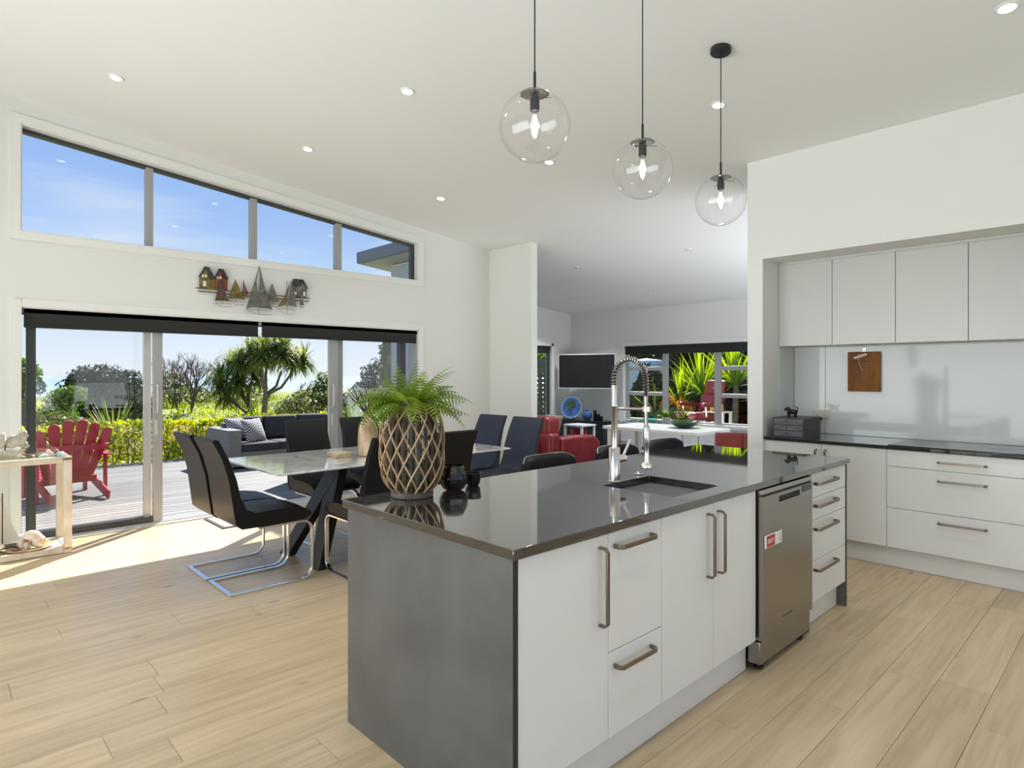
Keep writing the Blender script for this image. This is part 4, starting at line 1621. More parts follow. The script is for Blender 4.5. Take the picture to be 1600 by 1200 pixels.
def board_leg(b, tp, w0, w1, th):
    """slab leg between floor point b and top point tp; broad face across X"""
    b, tp = Vector(b), Vector(tp)
    d = tp - b
    v = []
    for p, w in ((b, w0), (tp, w1)):
        for sx, sy in ((-1, -1), (1, -1), (1, 1), (-1, 1)):
            v.append((p.x + sx * w / 2, p.y + sy * th / 2, p.z))
    return MB().add(v, [(3, 2, 1, 0), (4, 5, 6, 7), (0, 1, 5, 4), (1, 2, 6, 5), (2, 3, 7, 6), (3, 0, 4, 7)])


for yb, yt in ((2.07, 2.36), (3.34, 3.05)):
    board_leg((-4.70, yb, 0), (-4.40, yt, TZ - .05), .135, .19, .07).build('leg', M['blackmetal'], tb, bevel=.004)
    board_leg((-4.205, yb + .01, 0), (-4.42, yt, TZ - .05), .135, .19, .07).build('leg', M['blackmetal'], tb, bevel=.004)


def make_chair(name, label, skin):
    t = thing(name, label, 'chair', (0, 0, 0), 'cantilever dining chairs round the table')
    prof = [(-.205, .415), (-.245, .455), (-.265, .60), (-.283, .73), (-.322, .87), (-.378, .985), (-.366, .998), (-.340, .992), (-.283, .872), (-.236, .735),
            (-.212, .615), (-.175, .535), (-.11, .508), (0, .512), (.12, .508), (.215, .492), (.262, .462), (.262, .440), (.21, .418), (0, .412)]
    k = len(prof)
    v, f = [], []
    secs = [(-.200, .985), (-.207, 1.0), (-.10, 1.0), (0, 1.0), (.10, 1.0), (.207, 1.0), (.200, .985)]
    cy_, cz = -.05, .55
    for x, s_ in secs:
        for y, z in prof:
            crown = 0.006 * (1 - (x / .21) ** 2) if (z > .49 and y > -.15) else 0
            xx = x * (1.0 - .10 * max(0, (z - .55) / .45))
            v.append((xx, y if s_ == 1 else y * .995, (z if s_ == 1 else cz + (z - cz) * .99) + crown))
    n = len(secs)
    for i in range(n - 1):
        for j in range(k):
            f.append((i * k + j, (i + 1) * k + j, (i + 1) * k + (j + 1) % k, i * k + (j + 1) % k))
    # end caps as quad strips between the two sides of the profile
    cap = []
    a, b = 0, k - 1
    outer = [6, 5, 4, 3, 2, 1, 0, 19, 18, 17]
    inner = [6, 7, 8, 9, 10, 11, 12, 13, 14, 15, 16, 17]
    strips = [(6, 7, 5), (5, 7, 8, 4), (4, 8, 9, 3), (3, 9, 10, 2), (2, 10, 11, 1), (1, 11, 12, 0), (0, 12, 13, 19), (19, 13, 14, 18), (18, 14, 15), (18, 15, 16, 17)]
    for s_ in strips:
        f.append(tuple(s_))
        f.append(tuple(q + (n - 1) * k for q in s_)[::-1])
    o = MB().add(v, f).build('upholstery', skin, t, ang=55, bevel=.006, seg=2)
    # piping seam between seat and back
    MB().tube([(x, -.188, .548) for x in (-.19, 0, .19)], .003, 6).build('seam', M['black'], t)
    mb = MB()
    sec = [(-.006, -.014), (.006, -.014), (.006, .014), (-.006, .014)]
    for s_ in (-1, 1):
        x = s_ * .190
        pts = [(x, -.10, .404), (x, .20, .404)] + arc((.20, .334), .070, 80, 0, 8, 'yz', x) + [(x, .270, .10)] + arc((.188, .088), .082, -10, -90, 8, 'yz', x) + [(x, -.255, .006)]
        mb.tube(pts, 0, sec=sec)
    mb.box(-.204, .204, -.283, -.255, 0.0, .012)
    mb.build('frame', M['chrome'], t, bevel=.0015)
    return t


def place(o, x, y, rz):
    o.location = (x, y, 0)
    o.rotation_euler = (0, 0, rz)


ch = make_chair('dining_chair', 'black dining chair nearest the camera at the left table end', M['leather'])
cn = make_chair('dining_chair', 'dark navy dining chair at the far right table end, beside the white wall end', M['navy'])
place(ch, -4.235, 1.685, 0)


def chair_copy(src, label, x, y, rz):
    c = copy_tree(src)
    c['label'] = label
    place(c, x, y, rz)
    return c


place(cn, -4.145, 3.84, PI + R(2))
chair_copy(ch, 'black dining chair at the left table end, half behind the nearest one', -4.675, 1.680, 0)
chair_copy(ch, 'black dining chair on the window side, its back framed by the outdoor sofas', -4.96, 2.50, R(-90))
chair_copy(ch, 'black dining chair on the window side of the table, behind the tall wooden vase', -4.96, 3.04, R(-90))
chair_copy(ch, 'black dining chair on the island side of the table, half hidden by the lantern basket', -3.86, 2.30, R(90))
chair_copy(ch, 'black dining chair on the island side of the table, right of the lantern basket', -3.86, 2.80, R(90))
chair_copy(cn, 'dark navy dining chair at the far right table end, nearer the sliding doors', -4.655, 3.84, PI)

# ---- on the table
v = thing('bottle_vase', 'tall pale turned wood bottle vase on the dining table', 'vase', (-4.327, 2.563, TZ))
vp = [(.0, .0), (.070, 0), (.080, .006), (.081, .06), (.078, .16), (.074, .21), (.062, .255), (.040, .285), (.030, .300), (.028, .325), (.032, .335), (.028, .335), (.022, .325), (.022, .28)]
VS = 1.0
MB().lathe([(r_ * VS, z * VS) for r_, z in vp], 36, (-4.327, 2.563, TZ + .0005), cap=False).build('body', M['paulownia'], v)
tw = thing('twig_bunch', 'bunch of bare dark twigs standing in the turned wood vase', 'branches', (-4.327, 2.563, TZ + .3))
rr = random.Random(3)
for i in range(13):
    a = rr.uniform(0, 2 * PI)
    sp_ = rr.uniform(.08, .30)
    p = Vector((-4.327, 2.563, TZ + .27))
    d = Vector((math.cos(a) * sp_, math.sin(a) * sp_, 1)).normalized()
    if i < 5:
        d = Vector((-.15 - .1 * i, -.65 + .1 * i, 1)).normalized()
    pts = [p + Vector((0, 0, -.02)), p + Vector((0, 0, .04))]
    q = pts[-1].copy()
    ln = rr.uniform(.16, .30) if i < 10 else .36
    for k in range(7):
        d = (d + Vector((rr.gauss(0, .10), rr.gauss(0, .10), rr.gauss(0, .05)))).normalized()
        q = q + d * ln / 7
        pts.append(q.copy())
    mb = MB().tube(pts, [.005, .005] + [.0046 - .00045 * k for k in range(7)], 6)
    for k in (4, 5, 6):
        e_ = (d + Vector((rr.gauss(0, .6), rr.gauss(0, .6), .3))).normalized()
        mb.tube([pts[k], pts[k] + e_ * .03, pts[k] + e_ * .06 + Vector((0, 0, .01))], [.0026, .0020, .0012], 5)
    mb.build('twig', M['twig'], tw)
mb = MB()
pts = [Vector((-4.327, 2.563, TZ + .30)), Vector((-4.30, 2.60, TZ + .50)), Vector((-4.25, 2.66, TZ + .62)), Vector((-4.21, 2.74, TZ + .63)), Vector((-4.18, 2.80, TZ + .57))]
mb.tube(pts, [.003, .0025, .002, .002, .0012], 6)
mb.build('curved_stem', M['twig'], tw)
co_ = thing('coaster_stack', 'low stack of tan wooden coasters beside the turned wood vase', 'coasters', (-4.42, 2.36, TZ))
for i in range(3):
    m_ = Matrix.Translation((-4.42 + .004 * i, 2.36, TZ + .0075 + i * .0125)) @ Matrix.Rotation(R(8 * i - 6), 4, 'Z')
    MB().box(-.075, .075, -.062, .062, -.006, .006, m_).build('coaster', M['tanwood'], co_, bevel=.002)
gv = thing('glass_carafe', 'clear glass carafe on the dining table, half hidden behind the fern', 'carafe', (-4.27, 2.80, TZ))
MB().lathe([(.0, 0), (.060, 0), (.072, .02), (.075, .12), (.060, .22), (.045, .27), (.052, .31), (.049, .31), (.042, .27), (.056, .22), (.071, .12), (.068, .022), (.0, .012)], 28, (-4.27, 2.80, TZ + .0005), cap=False).build('body', M['jar'], gv)

# =================================================================== LANTERN BASKET WITH FERN
bx, by, bz = -2.150, 1.482, .9003
ln = thing('lantern_basket', 'barrel shaped wicker lattice lantern basket on the island corner', 'basket', (bx, by, bz))
MB().lathe([(.0, 0), (.084, 0), (.088, .004), (.088, .022), (.082, .026), (.0, .026)], 32, (bx, by, bz)).build('base_disc', M['greywood'], ln)


def brad(t_):
    """barrel radius at t 0..1 from base to neck"""
    K = [(0, .080), (.04, .094), (.10, .110), (.20, .1235), (.32, .130), (.45, .132), (.60, .1315), (.75, .127), (.86, .118), (.93, .106), (.97, .090), (1.0, .067)]
    for (a, ra), (b, rb) in zip(K, K[1:]):
        if t_ <= b:
            u = (t_ - a) / (b - a)
            return ra + (rb - ra) * u
    return K[-1][1]


BH = .352
NSTR = 14
for dr_ in (1, -1):
    for k in range(NSTR):
        pts = []
        for i in range(23):
            t_ = i / 22
            a = 2 * PI * k / NSTR + dr_ * t_ * 1.42 + (.1 if dr_ < 0 else 0)
            r_ = brad(t_) + (.0022 if dr_ > 0 else -.0022)
            pts.append((bx + r_ * math.cos(a), by + r_ * math.sin(a), bz + .024 + BH * t_))
        MB().tube(pts, .0038, 7).build('lattice_strip', M['wicker'], ln)
MB().lathe([(.060, 0), (.069, 0), (.071, .012), (.069, .026), (.060, .026)], 28, (bx, by, bz + .368), cap=False).build('neck_band', M['bark'], ln)
for k in range(20):
    a = 2 * PI * k / 20
    pts = [(bx + r_ * math.cos(a), by + r_ * math.sin(a), bz + .02 + z) for r_, z in ((.070, 0), (.092, .05), (.100, .14), (.098, .24), (.078, .32), (.058, .36))]
    MB().tube(pts, .0075 + .002 * (k % 3), 6).build('upright_stick', M['bark'], ln)
MB().tube([(bx + .078 * math.cos(R(a)) , by + .078 * math.sin(R(a)), bz + .375 - .035 * math.sin(R(a + 70)) ** 2) for a in range(-130, 60, 12)], .0042, 7).build('rope_handle', M['rope'], ln)
MB().lathe([(.0, 0), (.052, 0), (.054, .004), (.054, .30), (.050, .31), (.048, .30), (.048, .008), (.0, .006)], 28, (bx, by, bz + .027), cap=False).build('glass_liner', M['jar'], ln)

fp = thing('fern', 'bright green fern fronds spilling from the lantern basket', 'plant', (bx, by, bz + .36))


def frond(az, elev, length, droop, wmax, twist=0.0, base=None):
    """bipinnate frond: rachis with toothed pinnae on both sides"""
    P = Vector(base if base else (bx, by, bz + .375))
    d = Vector((math.cos(az) * math.cos(elev), math.sin(az) * math.cos(elev), math.sin(elev)))
    n = max(12, int(length / .0150))
    pts, dirs = [P.copy()], [d.copy()]
    for i in range(n):
        P = P + d * (length / n)
        pts.append(P.copy())
        d = (d + Vector((0, 0, -droop / n * (0.4 + 1.2 * i / n)))).normalized()
        dirs.append(d.copy())
    V = []
    F = []
    mb = MB()
    mb.tube(pts, [.0018 * (1 - .8 * i / n) for i in range(n + 1)], 5)
    for i in range(2, n + 1):
        t_ = (i - 2) / (n - 2)
        L_ = 1.2 * wmax * (math.sin(PI * (0.16 + .84 * t_) ** 0.75)) ** 0.9 + .003
        side0 = dirs[i].cross(Vector((0, 0, 1)))
        if side0.length < .05:
            side0 = Vector((math.sin(az), -math.cos(az), 0))
        side0 = (Matrix.Rotation(twist, 3, dirs[i]) @ side0.normalized())
        up_ = side0.cross(dirs[i]).normalized()
        for s_ in (-1, 1):
            ax = (side0 * s_ + dirs[i] * .42 - up_ * .22).normalized()
            w = dirs[i] * (.0020 + .078 * L_)
            m_ = 5
            prev = None
            b0 = pts[i]
            # toothed outline: alternate wide/narrow stations
            tooth = []
            for j in range(m_ + 1):
                u = j / m_
                ww = (1 - u) ** .7 * (1.0 if j % 2 == 0 else .72) * (.6 if j == 0 else 1)
                c = b0 + ax * (L_ * u) - up_ * (L_ * .18 * u * u)
                tooth.append((c + w * ww, c, c - w * ww))
            k0 = len(mb.v)
            for a_, c_, b_ in tooth:
                mb.v += [tuple(a_), tuple(c_ + up_ * .001), tuple(b_)]
            for j in range(m_):
                q = k0 + 3 * j
                mb.f += [(q, q + 3, q + 4, q + 1), (q + 1, q + 4, q + 5, q + 2)]
    return mb.build('frond', M['fern'], fp, fix=False, ang=60)


# camera sees +x -y side: right in the picture = RT direction
AZR = math.atan2(RT.y, RT.x)           # pointing to picture right
rr = random.Random(9)
specs = [(0, .55, .30, 1.5, .052), (.15, .05, .27, .6, .050), (-.25, .35, .26, 1.6, .05), (.5, .85, .27, .9, .048), (-.7, .5, .22, 1.9, .05),
         (PI, .45, .21, 1.3, .052), (PI - .35, .75, .20, 1.0, .046), (PI + .4, .15, .20, 1.8, .052), (PI + .75, .5, .22, 2.0, .052), (PI + .2, -.1, .19, 1.6, .050),
         (-1.2, .6, .21, 1.7, .05), (-1.7, .85, .19, 1.5, .05), (-2.1, .35, .20, 2.2, .05), (1.2, .95, .22, .8, .045), (1.9, .9, .22, .9, .045), (2.5, .65, .22, 1.2, .048),
         (.9, 1.25, .22, .5, .042), (2.2, 1.3, .20, .5, .040), (-1.0, 1.2, .17, .8, .042), (-2.6, 1.0, .17, .9, .044), (.25, 1.0, .25, 1.0, .042), (-.1, .8, .22, 1.4, .05), (PI - .1, 1.1, .18, .9, .042)]
for k, (a, el, l_, dr_, wm) in enumerate(specs):
    frond(AZR + a, el, l_, dr_, wm, rr.uniform(-.5, .5), (bx + rr.uniform(-.03, .03), by + rr.uniform(-.03, .03), bz + .372))
for a, el, l_, dr_, wm in ((PI - .2, .25, .24, 2.6, .055), (PI + .55, .35, .25, 2.8, .056), (PI + .95, .2, .23, 2.6, .055), (-1.35, .3, .20, 2.8, .052), (PI - .55, .5, .24, 2.2, .055), (-.35, .1, .25, 1.9, .055), (PI + .2, .6, .26, 2.4, .056), (-.8, .2, .22, 2.4, .052)):
    frond(AZR + a, el, l_, dr_, wm, rr.uniform(-.4, .4), (bx + .04 * math.cos(AZR + a), by + .04 * math.sin(AZR + a), bz + .385))
for k in range(16):
    a = 2 * PI * k / 16 + rr.uniform(-.2, .2)
    frond(a, rr.uniform(.35, 1.1), rr.uniform(.15, .22), rr.uniform(1.0, 2.4), rr.uniform(.038, .05), rr.uniform(-.6, .6), (bx + .045 * math.cos(a), by + .045 * math.sin(a), bz + .376))

# ---- candle holder and cup
cx, cy_ = -2.135, 1.690
cd = thing('candle_holder', 'round smoked glass candle holder with faceted sides on the island', 'candle holder', (cx, cy_, .9003))
v, f = [], []
prof = [(.030, 0), (.047, .008), (.061, .030), (.064, .052), (.058, .078), (.046, .102), (.042, .108)]
n = 14
MB().lathe(prof, 14, (cx, cy_, .9004), cap=False).build('faceted_glass', M['smoke'], cd, smooth=False)
MB().lathe([(.0, .006), (.030, .004), (.044, .012), (.056, .032), (.058, .052), (.053, .076), (.042, .1)], 14, (cx, cy_, .9004), cap=False).build('inner_glass', M['smoke'], cd, smooth=False)
MB().lathe([(.0, .0), (.020, 0), (.020, .018), (.017, .018), (.0, .016)], 18, (cx, cy_, .9004 + .014)).build('tealight', M['white'], cd)
cu_ = thing('black_cup', 'small black gloss cup on the island beside the smoked glass holder', 'cup', (-2.165, 1.826, .9003))
MB().lathe([(.0, 0), (.024, 0), (.032, .010), (.037, .035), (.038, .058), (.035, .058), (.033, .034), (.028, .012), (.0, .008)], 26, (-2.165, 1.826, .9004), cap=False).build('body', M['blackgloss'], cu_)

# =================================================================== BAR STOOLS
def make_stool(label):
    t = thing('bar_stool', label, 'stool', (0, 0, 0), 'bar stools on the dining side of the island')
    # local: faces +x ; seat 0.66 high
    mb = MB()
    n = 18
    segs = []
    for i in range(n + 1):
        u = -1 + 2 * i / n
        y = .228 * u
        x = -.205 + .075 * abs(u) ** 2.4
        segs.append((x, y, u))
    v, f = [], []
    prof = [(-.010, .62), (-.026, .70), (-.030, .84), (-.026, .895), (-.012, .912), (.008, .908), (.022, .88), (.026, .78), (.022, .66), (.010, .62)]
    k = len(prof)
    for x, y, u in segs:
        q = .88 + .12 * abs(math.sin(PI * (u + 1) * 1.5)) ** .5
        e_ = 1 if abs(u) < .99 else .55
        for a, z in prof:
            zz = z - (.030 * max(0, abs(u) - .82) / .18 if z > .80 else 0)
            v.append((x + a * q * e_, y, zz))
    for i in range(n):
        for j in range(k):
            f.append((i * k + j, (i + 1) * k + j, (i + 1) * k + (j + 1) % k, i * k + (j + 1) % k))
    f.append(tuple(range(k)))
    f.append(tuple(range(n * k, (n + 1) * k))[::-1])
    MB().add(v, f).build('backrest', M['leather'], t, ang=60)
    MB().tube([(x - .004 if abs(u) < .97 else x, y, .913 - .030 * max(0, abs(u) - .82) / .18) for x, y, u in segs], .0035, 6).build('top_piping', M['chromesoft'], t)
    mb = MB()
    mb.lathe([(.0, .60), (.19, .60), (.205, .615), (.205, .645), (.19, .665), (.0, .672)], 28)
    mb.build('seat', M['leather'], t)
    MB().lathe([(.0, 0), (.20, 0), (.205, .006), (.06, .018), (.028, .03), (.026, .60), (.0, .60)], 28).build('pedestal', M['chrome'], t)
    MB().tube([(.17 * math.cos(R(a)), .17 * math.sin(R(a)), .27) for a in range(-90, 91, 15)], .010, 8).build('foot_ring', M['chrome'], t)
    return t


st = make_stool('black quilted bar stool back rising behind the worktop, left of the faucet')
st.location = (-2.42, 2.765, 0)
for lab, y in (('black quilted bar stool back directly behind the faucet column', 3.455), ('black quilted bar stool back behind the hanging spray head', 4.05)):
    c = copy_tree(st)
    c['label'] = lab
    c.location = (-2.42, y, 0)

# =================================================================== DOOR MAT
dm = thing('door_mat', 'grey doormat on the floor inside the sliding doors', 'mat', (-6.08, 2.25, 0))
box('pile', M['mat'], -6.36, -5.88, 2.00, 2.75, .002, .012, dm, bevel=.003)
mb = MB()
for a in ((-6.38, -6.36, 1.98, 2.77), (-5.88, -5.86, 1.98, 2.77), (-6.36, -5.88, 1.98, 2.00), (-6.36, -5.88, 2.75, 2.77)):
    mb.box(*a, .0005, .009)
mb.build('edging', M['matedge'], dm, smooth=False)


# =================================================================== WALL SCULPTURE (on the glazed wall, between door and high window)
ws = thing('wall_sculpture', 'metal wall sculpture of sailboats and small houses above the sliding doors', 'wall art', (-6.40, 2.49, 2.25))
XA = -6.405


def plate(name, poly, m, x=XA, th=.004, parent=ws):
    return MB().prism(poly, x, x + th).build(name, m, parent, smooth=False)


def house(front, roof, m, wins, side=None, x=XA):
    h = plate('house', front, m, x, .022)
    if side:
        MB().prism(side, x, x + .016).build('side_wall', m, h, smooth=False)
    MB().prism(roof, x + .003, x + .029).build('roof', M['slate'], h, smooth=False)
    mb = MB()
    for a, b, c, d in wins:
        mb.box(x + .022, x + .0235, a, b, c, d)
    mb.build('window_opening', M['trim'], h, smooth=False)


house([(1.946, 2.346), (1.946, 2.24), (2.042, 2.234), (2.042, 2.335), (1.995, 2.436)], [(1.990, 2.452), (2.031, 2.446), (2.083, 2.342), (2.048, 2.328), (1.996, 2.432), (1.946, 2.343), (1.938, 2.350)], M['ochre'],
      [(1.962, 1.980, 2.345, 2.372), (1.990, 2.008, 2.345, 2.372), (1.974, 2.000, 2.258, 2.308)], [(2.042, 2.232), (2.085, 2.237), (2.085, 2.34), (2.042, 2.335)])
house([(2.086, 2.344), (2.086, 2.237), (2.15, 2.236), (2.15, 2.40), (2.128, 2.434)], [(2.122, 2.446), (2.164, 2.442), (2.210, 2.352), (2.184, 2.340), (2.138, 2.425), (2.088, 2.338), (2.080, 2.345)], M['rust'],
      [(2.100, 2.116, 2.345, 2.368), (2.126, 2.142, 2.345, 2.368)], [(2.15, 2.236), (2.202, 2.234), (2.204, 2.348), (2.15, 2.40)])
house([(2.868, 2.356), (2.868, 2.239), (3.026, 2.237), (3.026, 2.340), (2.975, 2.405), (2.884, 2.400)], [(2.868, 2.352), (2.882, 2.426), (2.986, 2.427), (3.040, 2.334), (3.030, 2.330), (2.985, 2.400), (2.955, 2.352)], M['pewter'],
      [(2.990, 3.008, 2.25, 2.30), (2.890, 2.912, 2.262, 2.288)])
for (a, za), (b, zb) in (((1.911, 2.238), (3.072, 2.232)), ((1.939, 2.208), (3.062, 2.198))):
    MB().tube([(XA + .004, a, za), (XA + .004, b, zb)], .0042, 7).build('rail', M['rail'], ws)


def sail(poly, m, x):
    """thin hammered sheet, bellied out between its edges"""
    cx_ = sum(p[0] for p in poly) / len(poly)
    cz_ = sum(p[1] for p in poly) / len(poly)
    n = len(poly)
    v = [(x, a, b) for a, b in poly] + [(x - .003, a, b) for a, b in poly] + [(x + .014, cx_, cz_), (x + .010, cx_, cz_)]
    f = []
    for i in range(n):
        j = (i + 1) % n
        f += [(i, j, 2 * n), (j + n, i + n, 2 * n + 1), (i, i + n, j + n, j)]
    return MB().add(v, f).build('sail', m, ws, ang=60)


def boat(sails, hull, mast, x, m):
    for p in sails:
        sail(p, m if not isinstance(m, list) else m[sails.index(p)], x)
    mb = MB()
    a, b, z0_, z1_ = hull
    mb.tube([(x, a, z0_), (x, b, z0_), (x, b - .006, z1_), (x, a + (b - a) * .45, z1_ - .006), (x, a, z0_)], .0016, 5)
    mb.build('hull_wire', M['rail'], ws)
    MB().tube([(x, mast[0], mast[1]), (x, mast[0], mast[2])], .0020, 5).build('mast', M['rail'], ws)


boat([[(2.132, 2.349), (2.079, 2.125), (2.150, 2.133), (2.216, 2.128), (2.160, 2.25)]], (2.077, 2.24, 2.104, 2.073), (2.15, 2.10, 2.34), XA + .035, M['brown'])
boat([[(2.275, 2.36), (2.208, 2.156), (2.285, 2.166), (2.371, 2.157), (2.315, 2.27)]], (2.22, 2.36, 2.135, 2.105), (2.28, 2.13, 2.35), XA + .025, M['ochre'])
boat([[(2.355, 2.364), (2.363, 2.212), (2.409, 2.22)]], (2.35, 2.41, 2.200, 2.19), (2.357, 2.19, 2.36), XA + .012, M['rust'])
boat([[(2.505, 2.520), (2.473, 2.403), (2.376, 2.072), (2.440, 2.088), (2.498, 2.090), (2.480, 2.369)], [(2.511, 2.520), (2.546, 2.367), (2.638, 2.078), (2.57, 2.088), (2.505, 2.084), (2.512, 2.363)]], (2.372, 2.637, 2.062, 2.020), (2.503, 2.02, 2.52), XA + .045, M['pewter'])
boat([[(2.648, 2.356), (2.58, 2.161), (2.65, 2.168), (2.727, 2.16), (2.685, 2.26)]], (2.59, 2.73, 2.140, 2.115), (2.65, 2.12, 2.35), XA + .022, M['pewter'])
boat([[(2.838, 2.389), (2.781, 2.24), (2.704, 2.114), (2.790, 2.140)], [(2.856, 2.417), (2.804, 2.135), (2.86, 2.135), (2.91, 2.123), (2.885, 2.28)]], (2.70, 2.892, 2.095, 2.046), (2.800, 2.05, 2.40), XA + .036, [M['ochre'], M['pewter']])
boat([[(2.957, 2.292), (2.938, 2.15), (2.984, 2.149)]], (2.932, 2.985, 2.135, 2.12), (2.957, 2.12, 2.29), XA + .042, M['pewter'])

# =================================================================== GLASS TOPPED DISPLAY CASE
CX0, CX1, CY0, CY1, CT = -6.345, -5.930, -.10, .865, .762
dc = thing('display_table', 'whitewashed wooden display table with glass top and open sides by the doors', 'display table', ((CX0 + CX1) / 2, (CY0 + CY1) / 2, 0))
PS = .052
for x in (CX0, CX1 - PS):
    for y in (CY0, CY1 - PS):
        box('post', M['whitewash'], x, x + PS, y, y + PS, .002, CT - .002, dc, bevel=.003)
for z in (.004, CT - .052):
    for x in (CX0 + .003, CX1 - PS + .003):
        box('rail', M['whitewash'], x, x + PS - .006, CY0 + PS, CY1 - PS, z, z + .048, dc, bevel=.003)
    for y in (CY0 + .003, CY1 - PS + .003):
        box('rail', M['whitewash'], CX0 + PS, CX1 - PS, y, y + PS - .006, z, z + .048, dc, bevel=.003)
box('bottom_shelf', M['whitewash'], CX0 + .02, CX1 - .02, CY0 + .02, CY1 - .02, .030, .046, dc, smooth=False)
box('glass_top', M['tpane'], CX0 + .020, CX1 - .020, CY0 + .020, CY1 - .020, CT - .0015, CT + .0045, dc, bevel=.001)
for y0_, y1_ in ((CY1 - .062, CY1 + .001),):
    for z in (CT - .030, .030):
        mb = MB()
        mb.box(CX1 - .001, CX1 + .0015, y0_, y1_, z, z + .016)
        mb.box(CX1 - .055, CX1 + .0015, CY1 - .0002, CY1 + .0015, z, z + .016)
        mb.build('brass_bracket', M['brass'], dc, smooth=False)
        MB().box(CX1 + .0015, CX1 + .003, y0_ + .014, y0_ + .046, z + .005, z + .010).build('bracket_slot', M['bark'], dc, smooth=False)


def carving(name, label, poly, x, th, m, base=None, amp=.007):
    """carved board: outline with a rippled surface"""
    bm = bmesh.new()
    vs = [bm.verts.new((0, a, b)) for a, b in poly]
    bm.faces.new(vs)
    bmesh.ops.triangulate(bm, faces=bm.faces)
    for _ in range(3):
        bmesh.ops.subdivide_edges(bm, edges=bm.edges, cuts=1, use_grid_fill=True)
    me = bpy.data.meshes.new(name)
    ymn = min(p[0] for p in poly)
    zmn = min(p[1] for p in poly)
    for v_ in bm.verts:
        v_.co.x = x + amp * math.sin(v_.co.z * 80 + 40 * v_.co.y)
    bm.to_mesh(me)
    bm.free()
    return me


ys_ = (CY0 + CY1) / 2
fs = thing('carved_fish', 'whitewashed carved fish sculpture with ruffled fins on the display table', 'sculpture', (-6.14, .60, CT + .005))


def Z(z):
    return CT + .005 + z


body = [(.40, Z(.0)), (.53, Z(.0)), (.575, Z(.03)), (.60, Z(.05)), (.575, Z(.055)), (.545, Z(.045)), (.52, Z(.05)), (.49, Z(.052)), (.44, Z(.045)), (.40, Z(.025))]
fin1 = [(.480, Z(.072)), (.520, Z(.066)), (.556, Z(.080)), (.600, Z(.052)), (.622, Z(.070)), (.610, Z(.098)), (.585, Z(.118)), (.602, Z(.128)), (.614, Z(.150)), (.606, Z(.182)), (.588, Z(.198)), (.566, Z(.194)), (.550, Z(.172)), (.535, Z(.158)), (.505, Z(.160)), (.484, Z(.140)), (.474, Z(.105))]
fin2 = [(.400, Z(.082)), (.455, Z(.070)), (.466, Z(.095)), (.458, Z(.120)), (.466, Z(.150)), (.464, Z(.185)), (.450, Z(.182)), (.425, Z(.155)), (.40, Z(.130))]
for nm, poly, xx in (('body', body, -6.15), ('ruffled_fin', fin1, -6.16), ('tail_fin', fin2, -6.14)):
    me = carving(nm, '', poly, xx, .02, None)
    o = link(bpy.data.objects.new(nm, me))
    me.materials.append(M['carved'])
    for v_ in me.vertices:
        v_.co -= Vector(fs.location)
    me.polygons.foreach_set('use_smooth', [True] * len(me.polygons))
    o.parent = fs
    so2 = o.modifiers.new('thick', 'SOLIDIFY')
    so2.thickness = .022
    so2.offset = 0
MB().tube([(-6.15, .470, Z(.04)), (-6.15, .470, Z(.16))], .0045, 8).build('support_rod', M['bark'], fs)


def shell(name, label, x, y, z, s, m, kind='scallop', rz=0.0, group=None):
    t = thing(name, label, 'shell', (x, y, z), group)
    mb = MB()
    rot = Matrix.Rotation(rz, 3, 'Z')
    if kind == 'scallop':
        n, k = 15, 7
        v, f = [], []
        for i in range(k + 1):
            r_ = s * i / k
            for j in range(n):
                a = R(-62 + 124 * j / (n - 1))
                h = .42 * s * math.sin(PI * (.15 + .85 * (1 - (i / k) ** 1.6)) / 2 + .0) + (.03 * s if j % 2 else 0) * (i / k)
                p = rot @ Vector((r_ * math.cos(a) - s * .5, r_ * math.sin(a), max(.0, h * (1 - .35 * abs(j - 7) / 7) * (1 if i < k else .12))))
                v.append((x + p.x, y + p.y, z + .001 + p.z))
        for i in range(k):
            for j in range(n - 1):
                f.append((i * n + j, (i + 1) * n + j, (i + 1) * n + j + 1, i * n + j + 1))
        o = mb.add(v, f).build('valve', m, t, ang=70, fix=False)
        sdf = o.modifiers.new('thick', 'SOLIDIFY')
        sdf.thickness = s * .05
    else:
        pts, rr_ = [], []
        for i in range(44):
            u = i / 43
            a = u * 5.5 * PI
            q = s * .26 * (1 - u) ** .8
            p = rot @ Vector((s * (-.5 + 1.0 * u), q * .8 * math.cos(a), q * .8 * math.sin(a) + s * .42))
            pts.append((x + p.x, y + p.y, z + max(.0, p.z - s * .40 * u)))
            rr_.append(max(.002, s * .30 * (1 - u) ** .9))
        lo_ = min(p[2] - r_ for p, r_ in zip(pts, rr_))
        pts = [(a_, b_, c_ - lo_ + z + .001) for a_, b_, c_ in pts]
        mb.tube(pts, rr_, 10).build('whorl', m, t, ang=70)
    return t


TZ_ = CT + .005
shell('scallop_shell', 'cream scallop shell nearest the front corner of the glass top', -6.02, .70, TZ_, .036, M['shell'], 'scallop', .4)
shell('scallop_shell', 'brown scallop shell in the cluster on the glass top', -6.04, .63, TZ_, .034, M['shellbrown'], 'scallop', 1.4)
shell('whelk_shell', 'small pale pointed whelk shell standing out of the glass top cluster', -6.05, .745, TZ_, .050, M['shell'], 'whorl', 1.1)
shell('whelk_shell', 'small greenish brown whelk shell at the back of the glass top', -6.10, .775, TZ_, .042, M['shellbrown'], 'whorl', -.5)
shell('scallop_shell', 'flat pale scallop shell beside the carved fish on the glass top', -6.00, .565, TZ_, .032, M['shell'], 'scallop', 2.4)
